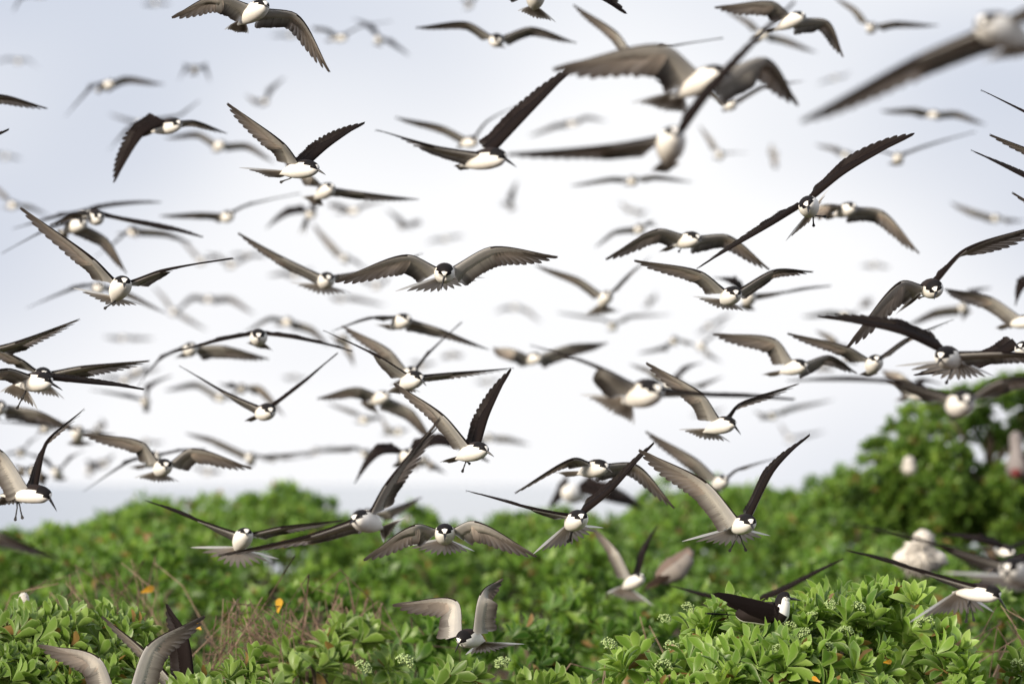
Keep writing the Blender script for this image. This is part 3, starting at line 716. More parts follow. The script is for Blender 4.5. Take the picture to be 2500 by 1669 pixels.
("tern with dark head cut by the left border, broad brown wing", 'c1', (8,838),(-30,900),(340,890),(690,1065),(-350,800),(-700,900), dict(d=28,c=(.65,.5),swap=1,bill=(20,900))),
("sharp tern at the left border stooping with bill pointed down", 'd1', (335,185),(75,200),('c1',30,1255),('c1',-430,1090),('c1',425,1180),('c1',757,868), dict(d=19.6,c=(.92,(-.5,.12)),bill=(412,320),tail=[(-60,300),(235,262)],feet=[(115,350),(155,338)],sharp=1)),
("blurred tern behind the upswept wing tip of the stooping bird", 'c1', (705,1048),(690,1150),(450,1025),(-10,985),(880,1085),(1040,1100), dict(d=32,c=(-.3,.3),tail=[(590,1190),(862,1192)],bill=(712,1090))),
("tern at the left with hunched arched wings above the scrub", 'c1', (1490,1368),(1415,1440),(1275,1172),(738,1095),(1715,1228),(2262,1402), dict(d=24.5,c=(.66,.7),tail=[(1200,1490),(1612,1528)],bill=(1485,1432),sharp=1)),
("dark tern behind the hunched arched one, wing pointing down left", 'c1', (1400,1290),(1330,1370),(1165,1350),(743,1612),(1620,1250),(1850,1225), dict(d=29,c=(-.2,-.1),tail=[(1140,1400),(1200,1400)])),
("small tangle coloured tern with white breast low at the left", 'c1', (500,1415),(535,1480),(385,1345),(150,1240),(650,1310),(762,1240), dict(d=38,c=(-.3,-.3),tail=[(455,1505),(625,1500)])),
("dim tern above the small white breasted one, wing rising right", 'c1', (195,1255),(185,1275),(100,1280),(-10,1290),(270,1180),(402,1068), dict(d=44,c=(-.3,-.3))),
("slate tern seen from behind under the long black left wing", 'c1', (1300,790),(1310,840),(1180,780),(800,700),(1345,695),(1545,568), dict(d=40,c=(-.3,-.5),tail=[(1290,910),(1340,905)])),
("dim far tern left of the slate one", 'c1', (1130,610),(1110,630),(1010,580),(865,605),(1230,550),(1450,500), dict(d=55,c=(.4,.4))),
("dim tan tern under the slanting wing left of centre", 'c1', (1990,765),(1970,780),(1760,640),(1475,705),(2060,740),(2120,720), dict(d=45,c=(.4,.4))),
("dusky tern with dark drooping wings behind the small upswept one", 'c1', (2170,685),(2150,705),(2080,690),(1955,638),(2330,670),(2555,935), dict(d=38,c=(-.5,.6))),
("tern half hidden under the long black left wing, brown wing beyond", 'c1', (1720,325),(1680,365),(1450,425),(1225,682),(2000,308),(2414,422), dict(d=29,c=(-.22,.68))),
("round headed tern facing us with long black level wings, left of centre", 'c2', (118,212),(112,262),('c1',2000,258),('c1',1450,398),(420,240),(962,352), dict(d=24.5,c=(-.22,-.2),bill=(112,275),tail=[(5,290),(245,355)],sharp=1)),
("tern with thin wings lifted in a wide V, lower left of centre", 'c2', (218,878),(120,930),('c1',2000,722),('c1',1603,485),(525,635),(827,365), dict(d=24,c=((.3,-.12),-.18),bill=(238,948),tail=[(-15,985),(30,975)],sharp=1)),
("dark winged blurred tern low over the left scrub", 'c1', (2245,1290),(2255,1340),(1900,1140),(1665,1088),('c2',170,1295),('c2',660,1245), dict(d=38,c=(.35,.2),tail=[(2200,1385),(2270,1385)])),
("dark upright smudge of a tern over the left ridge", 'c1', (800,1410),(800,1440),(785,1370),(765,1325),(880,1370),(1005,1315), dict(d=62,c=(-.6,-.5))),
("greenish faint tern smudge touching the left ridge", 'c1', (1880,1430),(1860,1445),(1800,1400),(1720,1380),(1930,1420),(2000,1450), dict(d=62,c=(.5,.5))),
("front one of two stacked terns in the middle, white breast", 'c2', (1545,582),(1415,660),(1210,420),(693,168),(1850,556),(2404,505), dict(d=22.8,c=((.45,-.1),.2),bill=(1618,668),tail=[(1245,732),(1565,725)],sharp=1)),
("rear one of two stacked terns in the middle, pale raised wing", 'c2', (1500,540),(1440,600),(1290,345),(862,123),(1620,405),(1938,88), dict(d=26.5,c=(.6,-.14))),
("brown green tern under the stacked pair, wing hanging to the right", 'c2', (1255,752),(1130,810),(1000,680),(636,777),(1490,880),(1692,1172), dict(d=30,c=(.66,.75),tail=[(1005,820),(1195,935)])),
("blurred tan tern partly behind the brown green one", 'c2', (1080,965),(1045,980),(985,900),(735,818),(1140,940),(1230,960), dict(d=45,c=(.4,.4))),
("very pale tern under the brown green one's belly", 'c2', (1390,1070),(1310,1085),(1290,1040),(1200,910),(1430,1060),(1480,1040), dict(d=48,c=(.5,.2))),
("sharp tern over the middle sea gap, one brown wing raised steeply", 'c2', (2118,1222),(1935,1300),(1770,930),(1330,638),(2180,940),(2378,505), dict(d=21,c=(.52,-.68),bill=(2225,1302),tail=[(1740,1350),(1850,1330)],feet=[(1952,1402),(1990,1350)],sharp=1)),
("tern with one wing raised in a tall slant, head lowered left over the scrub", 'd2', (812,368),(950,425),(470,495),(-200,634),(1010,130),('c2',1742,945), dict(d=18.7,c=((.38,.05),.48),bill=(748,412),tail=[(1155,362),(998,545)],sharp=1)),
("tern over the left scrub facing us with fanned pale tail", 'd1', (1780,468),(1722,585),(1430,388),(1048,238),(2028,436),(2498,380), dict(d=23,c=((.32,-.25),.32),bill=(1792,500),tail=[(1378,580),(2020,665)],sharp=1)),
("grey winged tern low over the sea gap behind the slanted wing", 'c2', (1470,1270),(1390,1340),(1215,1285),(968,1545),(1735,1195),(2185,1345), dict(d=28,c=(-.62,-.6),tail=[(1310,1395),(1420,1380)])),
("small dim tern left of the grey winged one", 'c2', (1070,1265),(1090,1290),(985,1215),(600,1245),(1150,1250),(1260,1230), dict(d=42,c=(.4,.4))),
("blurred dark wing of a tern under the steep brown winged bird", 'c2', (1600,1330),(1580,1350),(1540,1330),(1480,1350),(1670,1350),(1795,1450), dict(d=38,c=(.4,.6))),
("dim far tern right of the stacked pair, wings shallow", 'c2', (1590,485),(1570,495),(1530,470),(1450,450),(1650,480),(1720,445), dict(d=58,c=(-.4,-.4))),
("faint arched tern far right of the stacked pair", 'c2', (1855,385),(1840,395),(1790,385),(1750,410),(1900,375),(1960,400), dict(d=66,c=(.6,.6))),
("nearly invisible tern left of the stacked pair", 'c2', (440,585),(415,595),(390,580),(320,590),(480,590),(560,600), dict(d=74,c=(.5,.5))),
("faint curved tern right of the steep brown wing", 'c3', (-10,1125),(-40,1140),(-90,1130),(-150,1170),(130,1120),(345,1190), dict(d=52,c=(.6,.6))),
("grey green tern with broad folded wings right of middle", 'c3', (420,405),(300,450),(200,335),(15,328),(690,300),(1045,278), dict(d=33,c=(.9,.72),bill=(480,400),tail=[(260,490),(320,490)])),
("close tern right of middle with fanned tail and long blue black wings", 'c3', (1470,695),(1230,790),(1000,520),(345,300),(1935,752),(2725,782), dict(d=15.8,k=1.12,c=((.66,-.22),(.2,-.2)),headdown=.4,bill=(1545,775),tail=[(790,745),(1275,1020)],sharp=1)),
("blurred dark tern above the close fanned tail bird", 'c3', (1645,255),(1630,275),(1560,300),(1315,372),(1760,270),(1835,305), dict(d=44,c=(.4,.3))),
("second blurred tern above the fanned tail bird, wing fading up right", 'c3', (1890,305),(1870,320),(1960,220),(2130,50),(1940,360),(2065,455), dict(d=48,c=(-.3,.4))),
("sharp tern right of middle descending with bill low and wings up", 'c3', (2148,985),(1955,1060),(1890,740),(1388,452),(2235,830),(2757,640), dict(d=22.6,c=(.68,(-.35,.4)),bill=(2235,1105),tail=[(1680,1058),(2142,1172)],sharp=1)),
("dim tern behind the close fanned tail bird's dark wing", 'c3', (1595,665),(1570,680),(1440,535),(1240,468),(1760,520),(1893,455), dict(d=38,c=(.4,-.4))),
("dim tern wing behind the descending bird's raised wing", 'c3', (1760,690),(1740,700),(1720,640),(1680,600),(1860,650),(2075,578), dict(d=40,c=(.4,.4))),
("tern at the right of middle flying right, head bowed and wings hooked", 'c4', (372,468),(205,535),(125,250),(-442,195),(600,395),(858,552), dict(d=25,c=(.72,.62),bill=(425,560),tail=[(-10,568),(60,570)],sharp=1)),
("tern low over the ridge right of middle, wings raised wide", 'c3', (2085,1510),(2005,1560),(1850,1330),(1383,1068),(2205,1420),(2640,1288), dict(d=28,c=(.62,.1),tail=[(1900,1600),(2060,1620)])),
("tern gliding over the middle bushes, wings drooped like a bow", 'c3', (1000,1378),(820,1440),(735,1322),(204,1624),(1290,1368),(1648,1762), dict(d=22.3,c=((.5,.1),.62),bill=(1088,1448),tail=[(570,1445),(620,1460)],sharp=1)),
("sharp tern hovering with long black wings, left of the pale winged hoverer", 'd3', (650,355),(562,425),(300,305),(-188,168),(865,180),(1175,-182), dict(d=20.4,c=((.2,-.2),-.38),bill=(657,408),tail=[(300,628),(816,438)],feet=[(562,515),(575,505)],sharp=1)),
("sharp hovering tern with pale wing spread and legs dangling, right scrub", 'd3', (1868,385),(1765,445),(1560,110),(1068,-132),(2045,30),(2305,-242), dict(d=20.4,c=(.74,-.3),bill=(1898,458),tail=[(1378,536),(2022,496)],feet=[(1736,580),(1830,575)],sharp=1)),
# ---- lower band
("white bellied blurred bird gliding low over the ridge behind the black winged hoverer", 'd3', (545,180),(650,215),(480,255),(405,300),(830,245),(1108,302), dict(d=38,c=(-.7,-.85),k=1.75,white=1,name='white_seabird',tail=[(700,260),(740,250)])),
("soft focus tern dropping into the middle scrub, wings in a V", 'd3', (1075,800),(975,860),(910,600),(730,425),(1120,605),(1203,415), dict(d=28,c=(.66,-.4),tail=[(830,912),(1180,1008)])),
("dark winged tern passing behind the perched one", 'd3', (1870,1000),(1900,1020),(1600,950),(1262,848),(2130,890),(2548,658), dict(d=25,c=(-.25,-.2))),
("sharp tern at the lower right descending with long pale tail", 'd4', (1690,900),(1450,905),(1185,768),(608,598),(1850,700),(2200,560), dict(d=18.6,c=((.22,-.25),-.3),bill=(1781,1052),tail=[(1068,1122),(1680,1048)],feet=[(1483,1085),(1528,1075)],sharp=1)),
("blurred close tern at the lower right border, dark wing stretched left", 'd4', (1800,715),(1890,800),(1390,600),(605,402),(2050,640),(2400,560), dict(d=15,c=((.28,-.2),.3),bill=(1735,822),tail=[(1300,760),(2050,900)])),
("dim tern behind the blurred close one at the lower right", 'd4', (1805,615),(1700,590),(1590,545),(1300,480),(1860,570),(2050,500), dict(d=29,c=(-.5,-.2))),
("pale winged tern rising at the bottom left, body below the frame", 'd1', (890,1640),(880,1720),(720,1375),(278,1280),(1060,1290),(1482,1070), dict(d=20.6,c=(.95,.9),sharp=1)),
("dark tern rising at the bottom left, one black wing upright", 'd1', (1385,1660),(1390,1720),(1070,1345),(738,1073),(1365,1230),(1200,982), dict(d=20.9,c=(.42,-.9),sharp=1)),
("sharp tern landing at the bottom centre with wings cupped upward", 'd2', (1562,1225),(1690,1250),(1530,965),(1062,990),(1690,925),(1855,803), dict(d=20.8,c=(.95,.92),bill=(1513,1342),tail=[(2025,1278),(1590,1355)],sharp=1,headdown=.5)),
("sharp tern gliding low at the centre with grey white arched wings", 'd2', (1440,452),(1440,525),(1225,415),(848,667),(1655,388),(2112,642), dict(d=20.8,c=(.82,.84),bill=(1440,535),tail=[(1128,573),(1658,608)],sharp=1)),
("blurred brown wing of a tern low over the sea gap", 'd2', (880,340),(900,360),(830,340),(780,320),(1010,310),(1275,213), dict(d=30,c=(-.3,.65))),
("tern past the left border with a close blurred tan wing", 'd1', (-320,400),(-420,460),(-30,465),(455,668),(-700,350),(-1200,450), dict(d=14,c=(.5,.5),swap=1)),
("tern above the ridge right of middle, thin wings raised in a V", 'c4', (1030,428),(970,530),(770,320),(228,190),(1290,255),(1722,68), dict(d=24.5,c=(.46,.16),bill=(1035,462),tail=[(865,572),(1050,560)],sharp=1)),
("grey blurred tern left of the V winged right hand bird", 'c4', (735,335),(720,355),(640,230),(485,168),(800,400),(860,470), dict(d=38,c=(.6,.6))),
("close sharp tern at the right, dark wing stretched left and tail spread wide", 'c4', (1622,385),(1740,450),(1250,205),(495,38),(2150,365),(2750,430), dict(d=18,c=(-.5,.38),bill=(1565,490),tail=[(1195,490),(2095,588)],feet=[(1615,530),(1668,605)],sharp=1)),
("dark crescent winged tern behind the spread tail bird", 'c4', (2330,330),(2400,380),(1900,530),(1355,570),(2550,250),(2900,200), dict(d=22.5,c=(-.6,-.6))),
("close blurred tern over the right hand tree, long level wing", 'c4', (1820,790),(1720,870),(1250,645),(225,618),(2150,610),(2720,600), dict(d=14.8,c=((.25,-.26),.5),bill=(1865,850),tail=[(2010,830),(1480,760)])),
("grey broad winged tern left of the close blurred right hand one", 'c4', (1450,730),(1330,750),(1265,565),(1075,530),(1450,640),(1620,650), dict(d=33,c=(.9,-.4),tail=[(1180,805),(1240,815)])),
("far dim tern above the right ridge", 'c4', (570,495),(550,505),(530,490),(490,480),(610,500),(660,520), dict(d=60,c=(.5,.5))),
("dim tan tern right of the close fanned tail bird, wing pointing right", 'c4', (110,930),(70,945),(20,920),(-70,890),(250,862),(645,788), dict(d=48,c=(.4,.3))),
("palest tern low above the right ridge", 'c4', (270,1130),(250,1150),(220,1080),(155,990),(350,1110),(570,1068), dict(d=70,c=(.4,.4))),
("ghost tern at the upper edge, left part of the sky", 'a1', (1410,20),(1390,35),(1330,25),(1270,40),(1470,20),(1530,35), dict(d=74,c=(.4,.4))),
("ghost tern right of the small dark level flying one", 'b2', (30,815),(10,830),(-70,800),(-150,830),(110,810),(190,835), dict(d=70,c=(.4,.4))),
("ghost tern in the open sky above the centre bird's right wing", 'b2', (1810,665),(1790,680),(1700,670),(1620,710),(1880,640),(1960,650), dict(d=74,c=(.4,.4))),
("ghost tern right of the brown fanned tail bird, wing up", 'b3', (1960,1440),(1945,1460),(1890,1480),(1830,1530),(2050,1380),(2170,1330), dict(d=62,c=(.4,.4))),
("ghost tern above the slate bird with short wings, left of centre", 'c1', (1250,540),(1230,555),(1330,500),(1420,545),(1180,560),(1110,600), dict(d=62,c=(-.4,.4))),
("dim tern in the left tangle, wing stretched to the border", 'c1', (410,1035),(395,1055),(300,1020),(0,985),(470,1000),(520,960), dict(d=36,c=(-.3,.3))),
("dim tern right of the hunched arched one, wing fading right", 'c1', (1310,1165),(1300,1180),(1250,1170),(1180,1190),(1390,1165),(1480,1170), dict(d=60,c=(.4,.4))),
("dim tern beside the rounded shoulders of the hunched arched one", 'c1', (890,1035),(880,1055),(860,1080),(850,1120),(900,1010),(905,960), dict(d=58,c=(-.5,.5))),
("grey tern smudge low over the left scrub, wing lifted", 'c1', (950,1350),(930,1375),(890,1390),(850,1440),(990,1330),(1030,1270), dict(d=58,c=(-.5,-.5))),
("dark tern behind the stooping left bird, wing brown", 'c1', (290,1420),(310,1450),(200,1390),(130,1370),(360,1440),(440,1480), dict(d=32,c=(.6,.4))),
("ghost tern below the wide V winged one, left of centre", 'c2', (640,1245),(620,1260),(560,1265),(480,1290),(720,1225),(820,1210), dict(d=60,c=(.4,.4))),
("ghost tern right of the steep brown winged bird's tip", 'c2', (2180,625),(2160,640),(2110,620),(2050,640),(2230,615),(2300,600), dict(d=72,c=(.4,.4))),
("dim tern low left of the grey winged one", 'c2', (250,1310),(230,1320),(180,1300),(90,1290),(360,1300),(520,1305), dict(d=52,c=(.3,.3))),
("ghost tern between the descending bird and the hooked winged one", 'c4', (-480,900),(-500,915),(-560,905),(-640,930),(-420,890),(-330,870), dict(d=66,c=(.4,.4))),
("dim tern under the crooked wing of the sharp right bird", 'b4', (1020,900),(1000,915),(940,900),(880,920),(1080,905),(1150,930), dict(d=70,c=(.4,.4))),
]
# ------------------------------------------------------------------ terns
TOP = np.array([0.028, 0.020, 0.019]); BLACK = np.array([0.010, 0.009, 0.010]); WHITE = np.array([0.80, 0.785, 0.755])
UNDER = np.array([0.90, 0.87, 0.81]); QUILL = np.array([0.38, 0.335, 0.295]); QUILL_TIP = np.array([0.075, 0.060, 0.053]); TAIL_U = np.array([0.40, 0.35, 0.30])

def ring_mesh(mb, path, ups, radii, sides, colour, flat=None):
    """closed skin over a path; colour(i, phi) gives the plumage of a face; phi 0 = back"""
    n = len(path)
    V = []
    for i in range(n):
        t = unit(path[min(i + 1, n - 1)] - path[max(i - 1, 0)])
        u = unit(ups[i] - np.dot(ups[i], t) * t); r = np.cross(t, u)
        rv, rh = (radii[i], radii[i]) if np.isscalar(radii[i]) else radii[i]
        for k in range(sides):
            w = 2 * math.pi * k / sides
            V.append(path[i] + rv * math.cos(w) * u + rh * math.sin(w) * r)
    V.append(path[0] - unit(path[1] - path[0]) * 0.002); V.append(path[-1] + unit(path[-1] - path[-2]) * 0.002)
    F, C = [], []
    for i in range(n - 1):
        for k in range(sides):
            F.append((i * sides + k, (i + 1) * sides + k, (i + 1) * sides + (k + 1) % sides, i * sides + (k + 1) % sides))
            phi = 360.0 * (k + 0.5) / sides; phi = min(phi, 360 - phi)
            C.append(colour(i / (n - 1), phi))
    for k in range(sides):
        phi = 360.0 * (k + 0.5) / sides; phi = min(phi, 360 - phi)
        F.append((n * sides, k, (k + 1) % sides)); C.append(colour(0, phi))
        F.append((n * sides + 1, (n - 1) * sides + (k + 1) % sides, (n - 1) * sides + k)); C.append(colour(1, phi))
    mb.add(V, F, (None, C))

def blade(mb, base, tip, n_top, w, ct, cu, tilt=0.0, sag=0.0, point=False):
    """one feather: base to tip, its vane across; colours given at base and tip"""
    ax = tip - base; ln = np.linalg.norm(ax)
    if ln < 1e-4: return
    d = ax / ln
    wd = unit(np.cross(n_top, d)); nn = np.cross(d, wd)
    st = ((0.0, 0.45), (0.25, 0.8), (0.6, 1.0), (0.85, 0.62), (1.0, 0.05)) if point else ((0.0, 0.45), (0.3, 0.95), (0.75, 1.0), (0.94, 0.70), (1.0, 0.14))
    V, T, U = [], [], []
    for v, k in st:
        c = base + ax * v - nn * sag * v * v
        for s in (-1, 1):
            V.append(c + wd * (s * w * k) + nn * (s * tilt))
            T.append(ct[0] * (1 - v) + ct[1] * v); U.append(cu[0] * (1 - v) + cu[1] * v)
    F = [(2 * i, 2 * i + 1, 2 * i + 3, 2 * i + 2) for i in range(4)]
    # winding so that the front face is the upper side
    a, b, c = np.array(V[0]), np.array(V[1]), np.array(V[3])
    if np.dot(np.cross(b - a, c - a), n_top) < 0: F = [f[::-1] for f in F]
    mb.add(V, F, T, U)

def hermite(p0, p1, m0, m1, t):
    t = t[:, None]
    return (2*t**3 - 3*t**2 + 1) * p0 + (t**3 - 2*t**2 + t) * m0 + (-2*t**3 + 3*t**2) * p1 + (t**3 - t**2) * m1

def wing(K, root, origin, S, W, T, sigma, c, back, split, lateral):
    """S shoulder, W wrist, T tip in camera-axis metres; sigma +1 for the right wing; c how much of the chord shows (minus = upper side)"""
    c0, c1 = c if isinstance(c, tuple) else (c, c)
    c0, c1 = (math.copysign(max(abs(v), 0.15), v) for v in (c0, c1))
    la, lh = np.linalg.norm(W - S), np.linalg.norm(T - W)
    ua, uh = (W - S) / la, (T - W) / lh
    mw = unit(ua + uh)
    ta = np.linspace(0, 1, 7); th = np.linspace(0, 1, 11)[1:]
    arm = hermite(S, W, ua * la * 1.0, mw * la * 0.75, ta)
    hand = hermite(W, T, mw * lh * 0.75, uh * lh * 1.0, th)
    P = np.concatenate([arm, hand]); n = len(P)
    Tn = np.gradient(P, axis=0); Tn /= np.linalg.norm(Tn, axis=1, keepdims=True)
    g = np.concatenate([ta * 0.42, 0.42 + th * 0.58])
    scale = min(2.0 if K > 1 else 1.25, max(0.8, (la + lh) / 0.44))
    CD, NT = [], []
    for i in range(n):
        s = Tn[i]
        ss = s.copy(); ss[2] *= 0.6
        p = np.array([-ss[1], ss[0], 0.0]) * sigma; p = p - np.dot(p, s) * s; p = unit(p)
        q = unit(np.cross(s, p))
        if np.dot(q, back) < 0: q = -q
        cc = c0 + (c1 - c0) * min(1, max(0, (g[i] - 0.12) / 0.60))
        ch = unit(cc * p + math.sqrt(max(0, 1 - cc * cc)) * q)
        CD.append(ch); NT.append(unit(np.cross(ch, s)) * sigma)
    CD, NT = np.array(CD), np.array(NT)
    for _ in range(4):
        CD[1:-1] = (CD[:-2] + CD[1:-1] * 1.2 + CD[2:]) / 3.2
    CD /= np.linalg.norm(CD, axis=1, keepdims=True)
    NT = np.cross(CD, Tn) * sigma; NT /= np.linalg.norm(NT, axis=1, keepdims=True)
    chord = np.interp(g, [0, 0.1, 0.40, 0.55, 0.75, 0.9, 1.0], [0.118, 0.098, 0.098, 0.090, 0.069, 0.041, 0.004]) * scale
    thick = np.interp(g, [0, 0.12, 0.42, 0.7, 1.0], [0.015, 0.0115, 0.0095, 0.0048, 0.0013]) * scale
    cov = np.interp(g, [0, 0.42, 0.6, 0.85, 1.0], [0.62, 0.60, 0.45, 0.42, 0.6])
    mb = Mesh()
    # covert skin
    sec = [(0.0, 0.10), (0.07, 0.75), (0.24, 1.0), (0.55, 0.5), (1.0, 0.02), (1.0, -0.03), (0.5, -0.22), (0.26, -0.44), (0.08, -0.40), (0.015, -0.12)]
    V = []
    for i in range(n):
        for f, h in sec:
            V.append(P[i] + CD[i] * (f * cov[i] * chord[i] if f < 0.3 else f * cov[i] * chord[i]) + NT[i] * h * thick[i])
    k = len(sec)
    F, C = [], []
    for i in range(n - 1):
        inside = (P[i] + CD[i] * 0.35 * cov[i] * chord[i] + P[i + 1] + CD[i + 1] * 0.35 * cov[i + 1] * chord[i + 1]) / 2 + (NT[i] * thick[i] + NT[i + 1] * thick[i + 1]) * 0.12
        for j in range(k):
            f = (i * k + j, i * k + (j + 1) % k, (i + 1) * k + (j + 1) % k, (i + 1) * k + j)
            a, b, cc_, d_ = (np.array(V[x]) for x in f)
            if np.dot(np.cross(cc_ - a, d_ - b), (a + b + cc_ + d_) / 4 - inside) < 0: f = f[::-1]
            F.append(f)
            if j <= 4:
                C.append(TOP * (0.8 if j < 1 else 1.0))
            else:
                hand_f = min(1, max(0, (g[i] - 0.40) / 0.5))
                base = UNDER * (1 - hand_f) + QUILL * hand_f
                base = base + (WHITE - base) * max(0.0, 1 - g[i] / 0.2)
                if j >= 9: base = TOP * 1.1
                elif j == 8: base = (WHITE if g[i] < 0.40 else TOP * 1.3)
                elif j == 7: base = (WHITE * 0.95 if g[i] < 0.40 else base * 0.9)
                C.append(base)
    mb.add(V, F, (None, C))
    def le(u): return np.array([np.interp(u, g, P[:, a]) for a in range(3)])
    def cdv(u): return unit([np.interp(u, g, CD[:, a]) for a in range(3)])
    def nv(u): return unit([np.interp(u, g, NT[:, a]) for a in range(3)])
    def cl(u): return float(np.interp(u, g, chord))
    jit = RNG.normal(0, 1, 40); tone = 1 + 0.13 * RNG.normal(0, 1, 40)
    # secondaries
    ns = 17
    for i in range(ns):
        u = 0.035 + 0.37 * i / (ns - 1)
        base = le(u) + cdv(u) * cl(u) * 0.30
        ut = min(0.5, u + 0.012 + 0.03 * i / ns)
        tip = le(ut) + cdv(ut) * cl(ut) * (1.0 + 0.02 * jit[i])
        blade(mb, base, tip, nv(u), 0.0132 * scale, (TOP * tone[i], TOP * 1.1 * tone[i]), (UNDER * 0.82 * min(1.1, tone[i]), QUILL_TIP * 1.4), 0.0014, 0.003)
    # primaries, the outermost the longest
    feathers = []
    npm = 10
    for i in range(npm):
        ub = 0.36 + 0.32 * i / (npm - 1)
        ut = 0.50 + 0.50 * (i / (npm - 1)) ** 0.92
        base = le(ub) + cdv(ub) * cl(ub) * 0.22
        tip = le(ut) + cdv(ut) * cl(ut) * (1.03 + 0.02 * jit[20 + i])
        fm = Mesh() if split else mb
        blade(fm, base, tip, nv((ub + ut) / 2), (0.0145 - 0.0005 * i) * scale, (TOP * 1.15 * tone[20 + i], TOP * 0.9), (QUILL * (2.3 - 0.13 * i) * tone[20 + i], QUILL_TIP), 0.0013, 0.004)
        if split: feathers.append(fm)
    wob = mb.build('wing', M_FEATHER, root, None, None)
    finish(wob, origin)
    for fm in feathers:
        if fm.n: finish(fm.build('flight_feather', M_FEATHER, wob), origin)
    return wob

def finish(o, origin):
    """move a mesh from camera-axis metres into its thing's own frame"""
    me = o.data
    n = len(me.vertices)
    co = np.empty(n * 3, np.float32); me.vertices.foreach_get('co', co)
    w = co.reshape(-1, 3).astype(float) @ CB + CO - origin
    me.vertices.foreach_set('co', w.astype(np.float32).ravel())
    me.update()
    return o

def head_colour(u_neck, u_head):
    def f(u, phi):
        if u < u_neck:
            if phi < 62: return TOP * 0.8
            w = WHITE * np.array([1.0, 0.985, 0.96])
            return w * (0.80 + 0.20 * min(1.0, u / 0.34)) * (0.90 if phi < 84 else 1.0)
        if u < u_head: return BLACK if phi < 66 else WHITE
        k = (u - u_head) / (1 - u_head)
        if k < 0.45: return BLACK if phi < 84 else WHITE
        if k < 0.80: return (WHITE if phi < 40 else (BLACK if phi < 98 else WHITE))
        return WHITE if phi < 60 else (BLACK if phi < 110 else WHITE)
    return f

